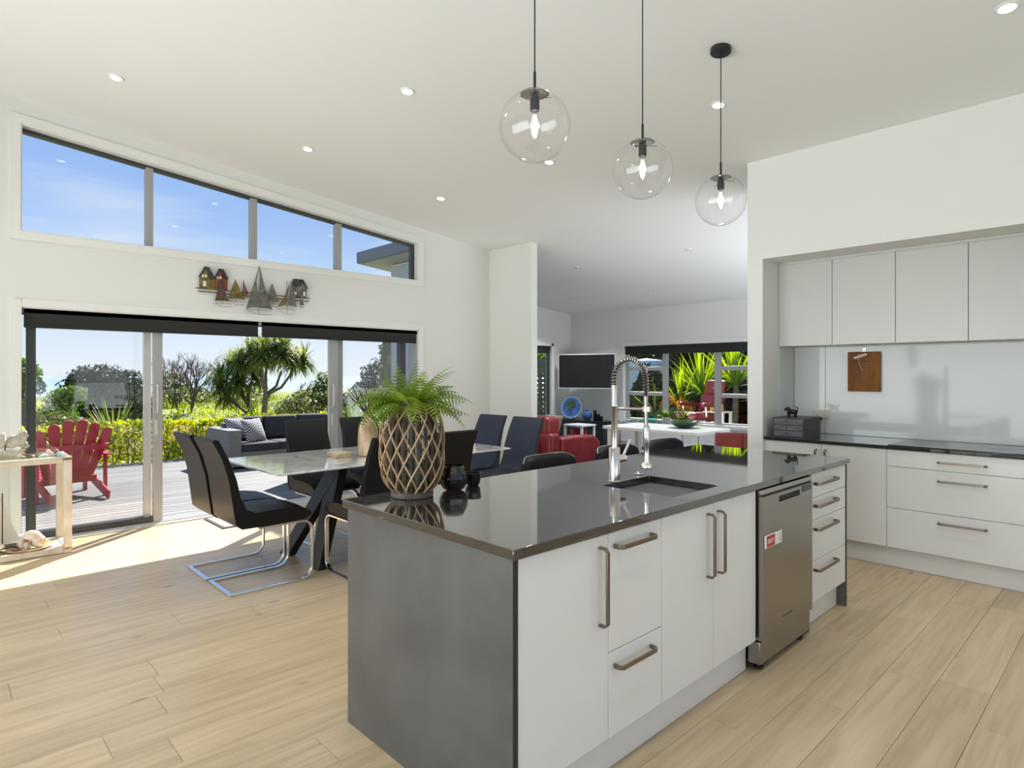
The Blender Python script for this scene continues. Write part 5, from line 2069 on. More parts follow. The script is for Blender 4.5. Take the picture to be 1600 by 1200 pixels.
# inside, on the bottom shelf
SZ = .0465
pd = thing('shell_platter', 'shallow gold rimmed platter of shells inside the display table', 'platter', (-6.08, .60, SZ))
MB().lathe([(.0, .0), (.10, 0), (.155, .012), (.168, .022), (.164, .024), (.10, .006), (.0, .005)], 36, (-6.08, .60, SZ), cap=False).build('dish', M['tanwood'], pd)
shell('conch_shell', 'large pale pink conch shell at the right of the platter', -6.06, .68, SZ + .012, .15, M['shell'], 'whorl', 2.2)
shell('conch_shell', 'cream whelk shell in the middle of the platter', -6.02, .59, SZ + .010, .10, M['shell'], 'whorl', .6)
shell('cockle_shell', 'brown cockle shell at the left of the platter', -6.03, .50, SZ + .012, .062, M['shellbrown'], 'scallop', .4)
shell('cockle_shell', 'spotted brown cockle shell at the back of the platter', -6.13, .55, SZ + .010, .055, M['shellbrown'], 'scallop', 1.9)
shell('whelk_shell', 'long thin white spindle shell lying left of the platter', -6.00, .38, SZ, .10, M['shell'], 'whorl', -1.2)
dw_ = thing('driftwood', 'weathered length of driftwood lying inside the display table', 'driftwood', (-6.10, .28, SZ))
MB().tube([(-6.12, .05, SZ + .024), (-6.08, .15, SZ + .028), (-6.10, .25, SZ + .026), (-6.07, .34, SZ + .024), (-6.09, .44, SZ + .030), (-6.08, .47, SZ + .05)], [.020, .024, .022, .018, .012, .004], 9).build('branch', M['greywood'], dw_)
cb = thing('cream_box', 'round cream box with a gold band at the back of the display shelf', 'box', (-6.24, .62, SZ))
MB().lathe([(.0, 0), (.062, 0), (.062, .052), (.0, .052)], 28, (-6.24, .62, SZ + .0005)).build('base', M['white'], cb)
MB().lathe([(.0625, .018), (.064, .020), (.064, .030), (.0625, .032)], 28, (-6.24, .62, SZ + .0005), cap=False).build('band', M['brass'], cb)
MB().lathe([(.0, .0525), (.065, .0525), (.066, .056), (.066, .072), (.060, .080), (.0, .083)], 28, (-6.24, .62, SZ + .0005)).build('lid', M['white'], cb)
sb2 = thing('model_sailboat', 'cream canvas model sailboat standing inside the display table', 'model boat', (-6.16, .44, SZ))
MB().tube([(-6.16, .455, SZ + .01), (-6.16, .455, SZ + .44)], .004, 8).build('mast', M['bark'], sb2)
for q in ([(.450, SZ + .43), (.450, SZ + .05), (.27, SZ + .055), (.33, SZ + .20)], [(.460, SZ + .40), (.460, SZ + .055), (.565, SZ + .06), (.51, SZ + .20)]):
    MB().prism(q, -6.162, -6.158).build('sail', M['sail'], sb2, smooth=False)
MB().prism([(.27, SZ + .045), (.57, SZ + .045), (.52, SZ + .002), (.32, SZ + .002)], -6.19, -6.13).build('hull', M['greywood'], sb2, bevel=.008)
jr = thing('glass_jar', 'large clear glass jar at the left edge inside the display table', 'jar', (-6.20, .30, SZ))
MB().lathe([(.0, 0), (.13, 0), (.14, .02), (.14, .30), (.12, .36), (.11, .38), (.116, .385), (.106, .385), (.114, .36), (.134, .30), (.134, .022), (.0, .008)], 36, (-6.20, .27, SZ + .0005), cap=False).build('body', M['jar'], jr)

# =================================================================== LIVING ROOM
tv = thing('television', 'wide flat television mounted across the living room corner', 'television', (-7.95, 9.70, 1.46))
A_, B_ = Vector((-8.50, 9.455, 0)), Vector((-7.385, 9.90, 0))
dd_ = (B_ - A_).normalized()
nn_ = Vector((dd_.y, -dd_.x, 0))


def slab(p, q, n, a, b):
    return [tuple((p + n * a).xy), tuple((q + n * a).xy), tuple((q + n * b).xy), tuple((p + n * b).xy)]


MB().prism(slab(A_, B_, nn_, -.045, 0), 1.108, 1.812, 'xy').build('bezel', M['silver'], tv, bevel=.004)
MB().prism(slab(A_ + dd_ * .020, B_ - dd_ * .020, nn_, .0, .0012), 1.128, 1.792, 'xy').build('screen', M['tv'], tv, smooth=False)
mid = (A_ + B_) / 2
MB().prism(slab(mid - dd_ * .15, mid + dd_ * .15, nn_, -.14, -.045), 1.40, 1.52, 'xy').build('bracket', M['black'], tv, smooth=False)
un = thing('tv_cabinet', 'low dark cabinet in the living room corner under the television', 'cabinet', (-7.9, 9.62, .004))
box('body', M['boxside'], -8.62, -7.32, 9.42, 9.90, .03, .465, un, bevel=.004)
box('top', M['blackgloss'], -8.64, -7.30, 9.40, 9.92, .466, .495, un, bevel=.004)
box('plinth', M['black'], -8.58, -7.36, 9.46, 9.86, .005, .029, un, smooth=False)
pt_ = thing('charger_plate', 'large blue glazed plate with a painted tree on a stand', 'plate', (-8.22, 9.56, .495))
Mx = Matrix.Translation((-8.22, 9.56, .725)) @ Matrix.Rotation(R(20), 4, 'Z') @ Matrix.Rotation(R(78), 4, 'X')
m3 = Mx.to_3x3()
MB().lathe([(.0, .0), (.15, .004), (.205, .022), (.205, .026), (.15, .010), (.0, .007)], 40, tuple(Mx.translation), m3).build('dish', M['blueglaze'], pt_)
MB().lathe([(.198, .0215), (.226, .028), (.226, .032), (.198, .0262)], 40, tuple(Mx.translation), m3, cap=False).build('rim', M['platerim'], pt_)
mb = MB()
rr = random.Random(4)
for cx_, cz_, s_ in ((-.06, .10, .06), (.02, .12, .06), (-.09, .04, .05), (.0, .05, .07), (.06, .03, .05), (-.03, -.03, .05), (.03, .085, .05)):
    poly = [(cx_ + s_ * (1 + .3 * math.sin(5 * a)) * math.cos(a), cz_ + s_ * .45 * (1 + .3 * math.cos(4 * a)) * math.sin(a)) for a in [i * PI / 8 for i in range(16)]]
    v = [tuple(Mx @ Vector((a, b, .0145))) for a, b in poly]
    mb.add(v, [tuple(range(16))])
poly = [(-.012, -.15), (.012, -.15), (.006, -.04), (.03, .04), (.02, .045), (.0, .0), (-.03, .05), (-.036, .04), (-.006, -.04)]
mb.add([tuple(Mx @ Vector((a, b, .0140))) for a, b in poly], [tuple(range(9))])
mb.build('painted_tree', M['treeglaze'], pt_, fix=False, smooth=False)
mb = MB()
for sx in (-.07, .07):
    mb.tube([(-8.22 + sx, 9.52, .545), (-8.22 + sx, 9.50, .52), (-8.22 + sx, 9.47, .4965 + .004), (-8.22 + sx * .6, 9.66, .501), (-8.22 + sx * .4, 9.62, .70)], .004, 6)
mb.build('stand', M['blackmetal'], pt_)
bv = thing('blue_vase', 'round blue glazed vase beside the painted plate', 'vase', (-7.82, 9.56, .495))
MB().lathe([(.0, .0), (.05, 0), (.092, .045), (.102, .09), (.088, .14), (.045, .172), (.030, .178), (.036, .196), (.030, .196), (.022, .178)], 30, (-7.82, 9.56, .4955), cap=False).build('body', M['blueglaze'], bv)
for x, h, l in ((-7.60, .20, 'tallest dark candle holder at the right end of the low cabinet'), (-7.52, .13, 'middle dark candle holder at the right end of the low cabinet'), (-7.45, .09, 'shortest dark candle holder at the right end of the low cabinet')):
    t = thing('candle_cup', l, 'candle holder', (x, 9.53, .495))
    MB().lathe([(.0, 0), (.030, 0), (.034, .01), (.036, h), (.031, h), (.030, .02), (.0, .015)], 18, (x, 9.53, .4955), cap=False).build('cup', M['blackgloss'], t)
# sofa
sf = thing('red_sofa', 'red leather sofa seen from behind its right arm, past the white wall end', 'sofa', (-6.3, 6.45, .004))
SXR, SXL, SY0_, SY1_ = -5.462, -7.05, 5.93, 6.98
mb = MB().box(SXL, SXR, SY0_, SY0_ + .20, .06, .62)
mb.build('back', M['red'], sf, bevel=.045, seg=4)
for x0_, x1_ in ((SXR - .20, SXR), (SXL, SXL + .20)):
    pr = [(SY0_ + .21, .06), (SY1_, .06), (SY1_ + .03, .25), (SY1_, .46), (SY1_ - .12, .545), (SY0_ + .5, .565), (SY0_ + .21, .55)]
    MB().prism(pr, x0_, x1_).build('arm', M['red'], sf, bevel=.04, seg=4)
box('seat_base', M['red'], SXL + .20, SXR - .20, SY0_ + .2, SY1_ - .05, .06, .26, sf, bevel=.02)
for i in range(2):
    a = SXL + .205 + i * .593
    box('seat_cushion', M['red'], a, a + .588, SY0_ + .30, SY1_, .262, .44, sf, bevel=.05, seg=4)
    box('back_cushion', M['red'], a - .10 * (1 - i), a + .588 + .10 * i, SY0_ + .03, SY0_ + .32, .50, .835, sf, bevel=.07, seg=4)
for x in (SXL + .08, SXR - .08):
    for y in (SY0_ + .08, SY1_ - .10):
        box('foot', M['bark'], x - .03, x + .03, y - .03, y + .03, .006, .06, sf, smooth=False)


def cushion(name, label, c, sx, sy, th, mtx, m, group=None, cat='cushion'):
    t = thing(name, label, cat, c, group)
    n = 12
    v, f = [], []
    for s_ in (1, -1):
        for i in range(n + 1):
            for j in range(n + 1):
                u, w = -1 + 2 * i / n, -1 + 2 * j / n
                e_ = (1 - u * u) ** .45 * (1 - w * w) ** .45 if abs(u) < 1 and abs(w) < 1 else 0
                pinch = 1 - .07 * (1 - (abs(u * w)) ** .7)
                p = mtx @ Vector((u * sx * pinch, w * sy * pinch, s_ * th * e_))
                v.append((c[0] + p.x, c[1] + p.y, c[2] + p.z))
    q = (n + 1) ** 2
    for s_ in range(2):
        for i in range(n):
            for j in range(n):
                a = s_ * q + i * (n + 1) + j
                w = (a, a + n + 1, a + n + 2, a + 1)
                f.append(w if s_ == 0 else w[::-1])
    MB().add(v, f).build('cover', m, t, ang=80)
    return t


cushion('taupe_cushion', 'taupe cushion tucked behind the arm of the red sofa', (-5.92, 6.42, .64), .21, .20, .07, Matrix.Rotation(R(-10), 3, 'Z') @ Matrix.Rotation(R(70), 3, 'X'), M['taupe'])
# white side table and red drum stools
wt2 = thing('side_table', 'small white side table behind the red sofa', 'table', (-7.15, 8.55, .004))
box('top', M['white'], -7.38, -6.95, 8.35, 8.75, .475, .505, wt2, bevel=.004)
for x in (-7.36, -6.98):
    for y in (8.38, 8.72):
        box('leg', M['white'], x - .018, x + .018, y - .018, y + .018, .006, .474, wt2, smooth=False)
dr1 = thing('red_drum', 'red round lacquer stool under the small white side table', 'stool', (-7.18, 8.55, .004))
MB().lathe([(.0, 0), (.13, 0), (.15, .05), (.15, .19), (.135, .21), (.145, .23), (.145, .40), (.12, .43), (.0, .43)], 28, (-7.18, 8.55, .006)).build('body', mat('red_lacquer', (.34, .02, .02), .25), dr1)
# white table by the wide window
lt = thing('white_table', 'white rectangular table with slab legs behind the island stools', 'table', (-4.25, 6.75, .004))
box('top', M['white'], -4.95, -3.60, 6.36, 7.14, .70, .74, lt, bevel=.005)
for x in (-4.88, -3.70):
    for y in (6.45, 7.05):
        box('leg', M['white'], x - .035, x + .035, y - .035, y + .035, .006, .699, lt, bevel=.004)
bw = thing('green_bowl', 'wide dark green bowl on the white table', 'bowl', (-4.04, 6.82, .7405))
MB().lathe([(.0, 0), (.06, 0), (.13, .03), (.185, .07), (.192, .085), (.182, .082), (.12, .042), (.0, .012)], 34, (-4.04, 6.82, .741), cap=False).build('dish', M['bowlgreen'], bw)
sc_ = thing('succulents', 'cluster of green succulents planted in the dark green bowl', 'plant', (-4.04, 6.82, .77))
rr = random.Random(8)
for k in range(9):
    a, r_ = rr.uniform(0, 6.28), rr.uniform(0, .10)
    px_, py_ = -4.04 + r_ * math.cos(a), 6.82 + r_ * math.sin(a)
    V = []
    for i in range(18):
        aa = i * 2.4
        el = .3 + .055 * i
        V += blade_strip((px_, py_, .785), (math.cos(aa) * math.cos(el), math.sin(aa) * math.cos(el), math.sin(el)), .055 + .02 * rr.random(), .022, .2, segs=2)
    quads('rosette', np.array(V), M['succulent'], sc_)
# glass console with vases and plants, near the far window
gc = thing('glass_console', 'low clear glass table on chrome legs near the wide window', 'table', (-6.0, 9.35, .004))
box('glass_top', M['tpane'], -6.75, -5.35, 9.05, 9.65, .55, .562, gc, bevel=.002)
for x in (-6.68, -5.42):
    for y in (9.10, 9.60):
        MB().tube([(x, y, .006), (x, y, .549)], .018, 12).build('leg', M['chrome'], gc)
for x, y, s_, l in ((-6.24, 9.28, 1.0, 'aqua glass bottle vase, taller of the pair near the window'), (-6.06, 9.22, .82, 'aqua glass bottle vase, shorter of the pair near the window')):
    t = thing('aqua_vase', l, 'vase', (x, y, .5625))
    MB().lathe([(.0, 0), (.045 * s_, 0), (.07 * s_, .03 * s_), (.072 * s_, .08 * s_), (.03 * s_, .14 * s_), (.022 * s_, .17 * s_), (.032 * s_, .20 * s_)], 24, (x, y, .563), cap=False).build('body', M['aqua'], t)


def pot_plant(x, y, z, label, n, ln, w, m, potm, seed, up=.9, bend=.9):
    t = thing('potted_plant', label, 'plant', (x, y, z))
    MB().lathe([(.0, 0), (.055, 0), (.075, .09), (.068, .09), (.0, .07)], 20, (x, y, z + .0005), cap=False).build('pot', potm, t)
    rr_ = random.Random(seed)
    V = []
    for i in range(n):
        a = rr_.uniform(0, 6.28)
        el = rr_.uniform(.3, 1.3) * up
        V += blade_strip((x + .02 * math.cos(a), y + .02 * math.sin(a), z + .08), (math.cos(a) * math.cos(el), math.sin(a) * math.cos(el), math.sin(el)), ln * rr_.uniform(.7, 1.2), w, bend)
    quads('leaves', np.array(V), m, t)
    return t


pot_plant(-5.95, 9.46, .5625, 'pale green leafy pot plant behind the aqua vases', 40, .20, .035, M['bushgreen'], M['white'], 1)
pot_plant(-5.52, 9.30, .5625, 'dark green bushy pot plant at the right of the glass table', 60, .20, .03, M['bushmid'], M['bowlgreen'], 2)
# red upholstered chair at the edge of the kitchen wall
rc = thing('red_chair', 'dusky red upholstered chair back beside the kitchen wall', 'chair', (0, 0, 0))
prof = [(-.20, .40), (-.235, .55), (-.26, .84), (-.245, .855), (-.205, .85), (-.175, .55), (-.15, .50), (.22, .48), (.235, .44), (.20, .40)]
for s_ in (-1, 1):
    MB().prism(prof[:6] + [(-.15, .50), (-.15, .40)], .004 * s_, .252 * s_).build('back_half', M['redseat'], rc, bevel=.014, seg=3)
MB().prism([(-.149, .40), (-.149, .50), (.22, .48), (.235, .44), (.20, .40)], -.25, .25).build('seat', M['redseat'], rc, bevel=.014, seg=3)
for x in (-.22, .22):
    for y in (-.17, .19):
        MB().tube([(x, y, .402), (x * 1.05, y * 1.1, .006)], [.018, .012], 8).build('leg', M['bark'], rc)
rc.location = (-2.86, 5.80, 0)
rc.rotation_euler = (0, 0, R(40))
# red recliner set outdoors to stand in for a reflection in the window
rl = thing('reflection_recliner', 'red leather recliner standing in for a reflection in the wide window', 'armchair', (0, 0, 0))
MB().prism([(-.25, .38), (-.22, .30), (.32, .33), (.36, .40), (.32, .47), (-.15, .46)], -.29, .29).build('seat', M['red'], rl, bevel=.04, seg=3)
MB().prism([(-.24, .40), (-.16, .47), (-.30, .80), (-.38, .80), (-.40, .72)], -.29, .29).build('backrest', M['red'], rl, bevel=.04, seg=3)
MB().prism([(-.29, .79), (-.37, 1.07), (-.45, 1.06), (-.39, .79)], -.26, .26).build('headrest', M['red'], rl, bevel=.04, seg=3)
for s_ in (-1, 1):
    MB().prism([(-.25, .55), (.20, .58), (.22, .62), (.18, .65), (-.27, .62)], .295 * s_, .37 * s_).build('armrest', M['red'], rl, bevel=.02, seg=3)
    MB().tube([(.33 * s_, .12, .57), (.33 * s_, .10, .40), (.20 * s_, .05, .33)], .016, 8).build('arm_support', M['chrome'], rl)
MB().lathe([(.0, .006), (.30, .006), (.30, .022), (.05, .04), (.04, .30), (.0, .30)], 28).build('swivel_base', M['chrome'], rl)
rl.location = (-6.72, 11.95, .08)
rl.rotation_euler = (0, 0, R(158))
rl.scale = (1.12, 1.12, 1.12)
pts_ = thing('reflection_table', 'small white table standing in for a reflection beside the red recliner', 'table', (-6.30, 12.0, .08))  # table and cups also set outdoors in place of their reflection
box('top', M['white'], -6.56, -6.10, 11.80, 12.20, .60, .63, pts_, bevel=.004)
for x in (-6.53, -6.13):
    for y in (11.83, 12.17):
        box('leg', M['white'], x - .025, x + .025, y - .025, y + .025, .081, .599, pts_, smooth=False)
for x, h, l in ((-6.42, .12, 'left amber cup on the white table standing in for a reflection'), (-6.25, .14, 'right amber cup on the white table standing in for a reflection')):
    t = thing('reflection_cup', l, 'cup', (x, 11.98, .631))
    MB().lathe([(.0, 0), (.055, 0), (.065, .02), (.062, h), (.054, h), (.05, .02), (.0, .012)], 18, (x, 11.98, .6312), cap=False).build('body', M['amber'], t)
# amber glass ornament glimpsed under the table end
am = thing('amber_ornament', 'small amber glass ornament in the wall corner, glimpsed between the navy chairs', 'ornament', (-6.28, 5.60, 0))
MB().lathe([(.0, 0), (.085, 0), (.10, .04), (.07, .16), (.045, .26), (.07, .36), (.03, .50), (.0, .52)], 9, (-6.28, 5.60, .001)).build('body', M['amber'], am, smooth=False)


# =================================================================== OUTDOORS
DK = -0.06                         # top of the deck
dk = struct('deck')
box('joist_bed', M['soil'], -11.62, -6.62, -3.2, 5.66, DK - .18, DK - .03, dk, smooth=False)
n = 0
bd0 = None
x = -6.72
while x > -11.62:
    for (y0_, y1_) in ((-3.2, 1.15), (1.153, 5.66)) if n % 2 else ((-3.2, 3.0), (3.003, 5.66)):
        box('deck_board', M['deck'], x - .128, x - .001, y0_, y1_, DK - .03, DK, dk, smooth=False)
    x -= .140
    n += 1
box('edge_board', M['deck'], -11.66, -11.625, -3.2, 5.66, DK - .16, DK + .002, dk, smooth=False)

# ---- ground, dune grass, beach, sea
gd = struct('ground')
nx, ny = 60, 60
v, f = [], []
for i in range(nx + 1):
    for j in range(ny + 1):
        u = (i / nx) ** 1.8
        x = -11.66 - 60 * u
        y = -40 + 130 * j / ny
        d = -x - 11.66
        h = -.22 + .55 * max(0, min(1, (d - 2) / 8)) * (mnoise.noise(Vector((x * .22, y * .22, 3))) * .9 + .1) - .012 * max(0, d - 18)
        v.append((x, y, h if d > .05 else -.22))
for i in range(nx):
    for j in range(ny):
        a = i * (ny + 1) + j
        f.append((a, a + 1, a + ny + 2, a + ny + 1))
MB().add(v, f).build('dune', M['ground'], gd)
box('garden_bed', M['ground'], -40, 40, 10.26, 60, -.4, -.18, gd, smooth=False)
box('added_patio', M['sand'], -9.5, -3.0, 10.26, 12.65, -.3, .08, gd, smooth=False)  # slab added under the recliner and table that replace a reflection
box('side_bed', M['ground'], -12, -8.86, 5.67, 10.3, -.4, -.2, gd, smooth=False)
box('apron', M['ground'], -13, -6.6, -40, -3.2, -.4, -.21, gd, smooth=False)
box('plot', M['ground'], -6.6, 40, -40, -3.2, -.5, -.3, gd, smooth=False)
sa = struct('beach')
MB().add([(-71, -300, -2.2), (-71, 500, -2.2), (-170, 700, -4.8), (-170, -500, -4.8)], [(0, 1, 2, 3)]).build('sand_flat', M['sand'], sa, smooth=False)
se = struct('sea')
MB().add([(-168, -3500, -4.9), (-168, 4200, -4.9), (-3400, 4200, -14.0), (-3400, -3500, -14.0)], [(0, 1, 2, 3)]).build('water', M['sea'], se, smooth=False)
MB().add([(-160, -500, -4.7), (-160, 700, -4.7), (-171, 700, -4.72), (-171, -500, -4.72)], [(0, 1, 2, 3)]).build('surf', M['white'], se, smooth=False)


def ground_z(x, y):
    d = -x - 11.66
    return -.22 + .55 * max(0, min(1, (d - 2) / 8)) * (mnoise.noise(Vector((x * .22, y * .22, 3))) * .9 + .1) - .012 * max(0, d - 18)


def tufts(n, xr, yr, ln, w, seed, zf=ground_z, lean=.8):
    rr_ = random.Random(seed)
    V = []
    for i in range(n):
        x_, y_ = rr_.uniform(*xr), rr_.uniform(*yr)
        k = .25 + .75 * max(0, mnoise.noise(Vector((x_ * .5, y_ * .5, 9))) + .5)
        z_ = zf(x_, y_)
        for q in range(3):
            a = rr_.uniform(0, 6.28)
            el = rr_.uniform(.6, 1.4)
            V += blade_strip((x_, y_, z_ - .02), (math.cos(a) * math.cos(el), math.sin(a) * math.cos(el), math.sin(el)), ln * k * rr_.uniform(.6, 1.3), w, lean, segs=2)
    return np.array(V)


g = quads('meadow_grass', tufts(9000, (-34, -12.6), (-2, 26), .42, .035, 1), M['grass'], None, 'stuff')
tag(g, 'sunlit green dune grass beyond the hedge', 'grass', kind='stuff')
g = quads('dry_grass', tufts(2600, (-17.5, -13.2), (2.5, 7.2), .55, .012, 2, lean=.5), M['drygrass'], None, 'stuff')
tag(g, 'dry straw coloured grass just behind the hedge', 'grass', kind='stuff')

# ---- hedge
hd_ = thing('hedge', 'low clipped sunlit hedge along the far edge of the deck', 'hedge', (-12.0, 1.5, -.22))
nL = 15000
HX0, HX1, HY0_, HY1_, HZ0_, HZ1_ = -12.35, -11.74, -3.5, 8.0, -.10, .60
U = RNG.random((nL, 3))
face = RNG.random(nL)
C = np.empty((nL, 3))
N = np.zeros((nL, 3))
C[:, 0] = HX0 + (HX1 - HX0) * U[:, 0]
C[:, 1] = HY0_ + (HY1_ - HY0_) * U[:, 1]
C[:, 2] = HZ0_ + (HZ1_ - HZ0_) * (U[:, 2] ** .8)
m_ = face < .42
C[m_, 0] = HX1 - .10 * RNG.random(m_.sum())
N[m_, 0] = 1
m2 = (face >= .42) & (face < .72)
C[m2, 2] = HZ1_ - .09 * RNG.random(m2.sum()) + .03 * np.sin(C[m2, 1] * 3)
N[m2, 2] = 1
m3_ = face >= .72
N[m3_] = unit(RNG.normal(0, 1, (m3_.sum(), 3)))
quads('foliage', leafquads(C, N, .034, .55, jit=.7), M['hedge'], hd_, 'stuff')
mb = MB()
rr = random.Random(2)
y = HY0_ + .1
while y < HY1_:
    for k in range(3):
        a = rr.uniform(-.18, .18)
        mb.tube([(-12.0 + rr.uniform(-.1, .1), y, -.22), (-11.95 + rr.uniform(-.12, .15), y + a, .05), (-11.95 + rr.uniform(-.2, .15), y + a * 2, .40)], [.014, .010, .005], 5)
    y += rr.uniform(.18, .32)
mb.build('stems', M['deadwood'], hd_)['kind'] = 'stuff'


# ---- strap-leaved trees
def rosette(c, n, ln, w, seed, spread=1.0, droop=1.1, up_bias=0.0):
    rr_ = random.Random(seed)
    V = []
    for i in range(n):
        a = rr_.uniform(0, 6.28)
        el = rr_.uniform(-.5, 1.45) * spread + up_bias
        V += blade_strip((c[0], c[1], c[2]), (math.cos(a) * math.cos(el), math.sin(a) * math.cos(el), math.sin(el)), ln * rr_.uniform(.75, 1.15), w, droop * rr_.uniform(.6, 1.5), segs=4)
    return np.array(V)


def branch(mb, pts, r0, r1, n=9):
    k = len(pts)
    mb.tube(pts, [r0 + (r1 - r0) * i / (k - 1) for i in range(k)], n)


DC, DR, DU = FW, RT, Vector((0, 0, 1))


def rel(base, r, u, d=0.0):
    """offset from a base point: r across the view, d in depth, u up"""
    return Vector(base) + RT * r + FW * d + Vector((0, 0, u))


tr = thing('dracaena_tree', 'large strap leaved tree with a forked grey trunk behind the outdoor sofa', 'tree', (-14.0, 5.62, -.2))
b0 = Vector((-14.0, 5.62, -.25))
mb = MB()
branch(mb, [b0, rel(b0, .0, .7), rel(b0, .05, 1.20)], .075, .060, 10)
fork = rel(b0, .05, 1.18)
tips = [(-.14, 1.78, .1), (.04, 1.85, -.2), (.32, 1.72, .2), (.62, 1.66, 0), (-.05, 2.05, .35)]
for r_, u_, d_ in tips:
    e_ = rel(b0, r_, u_, d_)
    md = (fork + e_) / 2 + RT * (.06 if r_ > .2 else -.03) - Vector((0, 0, .07 if r_ > .2 else 0))
    branch(mb, [fork - Vector((0, 0, .08)), fork * .7 + md * .3, md, e_], .045, .026, 8)
mb.build('trunk', M['trunk'], tr)
heads = [(-.22, 2.00, .1), (.02, 2.12, -.2), (.36, 1.98, .2), (.68, 1.86, 0), (-.10, 2.30, .35), (.24, 2.30, .1), (.50, 2.22, -.2), (-.42, 2.15, .3), (.86, 1.92, .1), (-.48, 1.88, -.1), (.12, 1.95, -.4), (.55, 2.02, -.3)]
for k, (r_, u_, d_) in enumerate(heads):
    quads('leaf_head', rosette(rel(b0, r_, u_, d_), 130, .52, .040, 100 + k, 1.0, 1.5), M['dracaena'], tr, 'stuff')
t2 = thing('dracaena_tree', 'smaller leaning strap leaved tree left of the forked one', 'tree', (-14.9, 5.0, -.2))
b1 = rel((-14.0, 5.62, -.25), -.40, .0, .6)
mb = MB()
branch(mb, [b1, rel(b1, -.10, .55), rel(b1, -.22, .95), rel(b1, -.45, 1.35)], .055, .040, 9)
branch(mb, [rel(b1, -.10, .60), rel(b1, -.40, .90, -.1), rel(b1, -.72, 1.15, -.2)], .032, .022, 8)
branch(mb, [rel(b1, -.20, .90), rel(b1, -.26, 1.2, .1), rel(b1, -.20, 1.55, .2)], .032, .022, 8)
mb.build('trunk', M['bark'], t2)
for k, (r_, u_, d_) in enumerate([(-.50, 1.55, 0), (-.80, 1.30, -.2), (-.22, 1.70, .2), (-.68, 1.80, .1), (-.40, 1.88, -.1), (-.92, 1.55, .1), (-.05, 1.48, .1), (-.62, 1.35, .3), (-.30, 1.40, -.2), (-.78, 1.10, .1)]):
    quads('leaf_head', rosette(rel(b1, r_, u_, d_), 130, .52, .038, 200 + k, 1.0, 1.6), M['dracaena'], t2, 'stuff')
yu = thing('yucca', 'bright yellow green yucca between the two strap leaved trunks', 'plant', tuple(rel(b0, -.30, .0, .5)))
V = rosette(rel(b0, -.30, .25, .4), 60, .95, .05, 31, .55, .35, .55)
quads('blades', V, M['yucca'], yu)

# ---- bare tree
bt = thing('bare_tree', 'bare leafless branching tree beyond the hedge, left of the strap leaved trees', 'tree', (-23.9, 6.8, -.3))
rr = random.Random(21)


def twigs(mb, p, d, ln, r, lv):
    q = p + d * ln * .5 + Vector((rr.gauss(0, .03), rr.gauss(0, .03), 0)) * ln
    e_ = p + d * ln
    mb.tube([p, q, e_], [r, r * .85, r * .7], 5 if lv > 1 else 4)
    if lv == 0:
        return
    for i in range(rr.choice((2, 3, 3))):
        nd = (d + Vector((rr.gauss(0, .38), rr.gauss(0, .38), rr.gauss(.10, .22)))).normalized()
        twigs(mb, p + d * ln * rr.uniform(.6, 1.0), nd, ln * rr.uniform(.62, .85), r * .62, lv - 1)


mb = MB()
for i in range(4):
    a = rr.uniform(0, 6.28)
    twigs(mb, Vector((-23.9 + .15 * math.cos(a), 6.8 + .15 * math.sin(a), -.3)), Vector((.20 * math.cos(a), .20 * math.sin(a), 1)).normalized(), .86, .05, 5)
mb.build('branches', M['deadwood'], bt, fix=False)['kind'] = 'stuff'


# ---- bushes
def bush(name, label, blobs, size, m, asp=.5, stems=None, cat='bush'):
    c = blobs[0]
    t = thing(name, label, cat, (c[0], c[1], -.3))
    quads('foliage', cloud(blobs, size, asp), m, t, 'stuff')
    mb = MB()
    for k in range(5):
        a = k * 1.25
        mb.tube([(c[0] + .08 * math.cos(a), c[1] + .08 * math.sin(a), -.35), (c[0] + .3 * c[3] * math.cos(a), c[1] + .3 * c[3] * math.sin(a), c[2])], [.05, .02], 6)
    mb.build('stem', M['deadwood'], t)
    return t


def at(px, py, d):
    """direction helper kept in metres: across = (px-800)/964.5*d, up = (584-py)/964.5*d"""
    return FW * d + RT * ((px - 800) / 964.5 * d) + Vector((0, 0, 1.41 + (584 - py) / 964.5 * d))


def blob(px, py, d, rx, rz, n):
    p = at(px, py, d)
    return (p.x, p.y, p.z, rx, rx, rz, n)


bush('coastal_shrub', 'big dark rounded shrub seen through the left glass panel', [blob(175, 640, 19, 1.05, 1.0, 3200), blob(140, 625, 19, .80, 1.0, 2200), blob(200, 605, 19.5, .5, .55, 900), blob(165, 600, 19.6, .65, .6, 1300), blob(128, 598, 19.3, .42, .5, 800), blob(205, 645, 18, .6, .7, 1200)], .065, M['bushdark'])
bush('fresh_shrub', 'fresh green feathery shrub left of the big dark one', [blob(100, 625, 16, .42, .30, 1100), blob(88, 650, 15.5, .45, .35, 1000), blob(115, 615, 16, .3, .2, 500)], .05, M['bushgreen'], .35)
bush('olive_scrub', 'olive grey scrub behind the hedge at the left', [blob(85, 665, 14.5, .55, .30, 1100), blob(120, 668, 14.5, .5, .25, 900), blob(60, 668, 15, .45, .3, 700)], .045, M['bushmid'], .3)
bush('coastal_shrub', 'olive green bushy shrub right of the forked tree', [blob(490, 640, 22, .9, .9, 2600), blob(465, 650, 21, .8, .7, 1800), blob(510, 612, 22.5, .55, .7, 1200), blob(445, 655, 22, .6, .5, 900)], .06, M['bushmid'])
bush('coastal_shrub', 'low brown green scrub around the foot of the bare tree', [blob(270, 600, 26, .75, .5, 1000), blob(300, 620, 25, .8, .4, 900), blob(262, 622, 24, .6, .4, 700)], .06, M['bushmid'])
bush('coastal_shrub', 'green scrub on the dune behind the yucca', [blob(395, 625, 30, 1.0, .6, 1100), blob(375, 630, 28, .8, .5, 800)], .07, M['bushmid'])
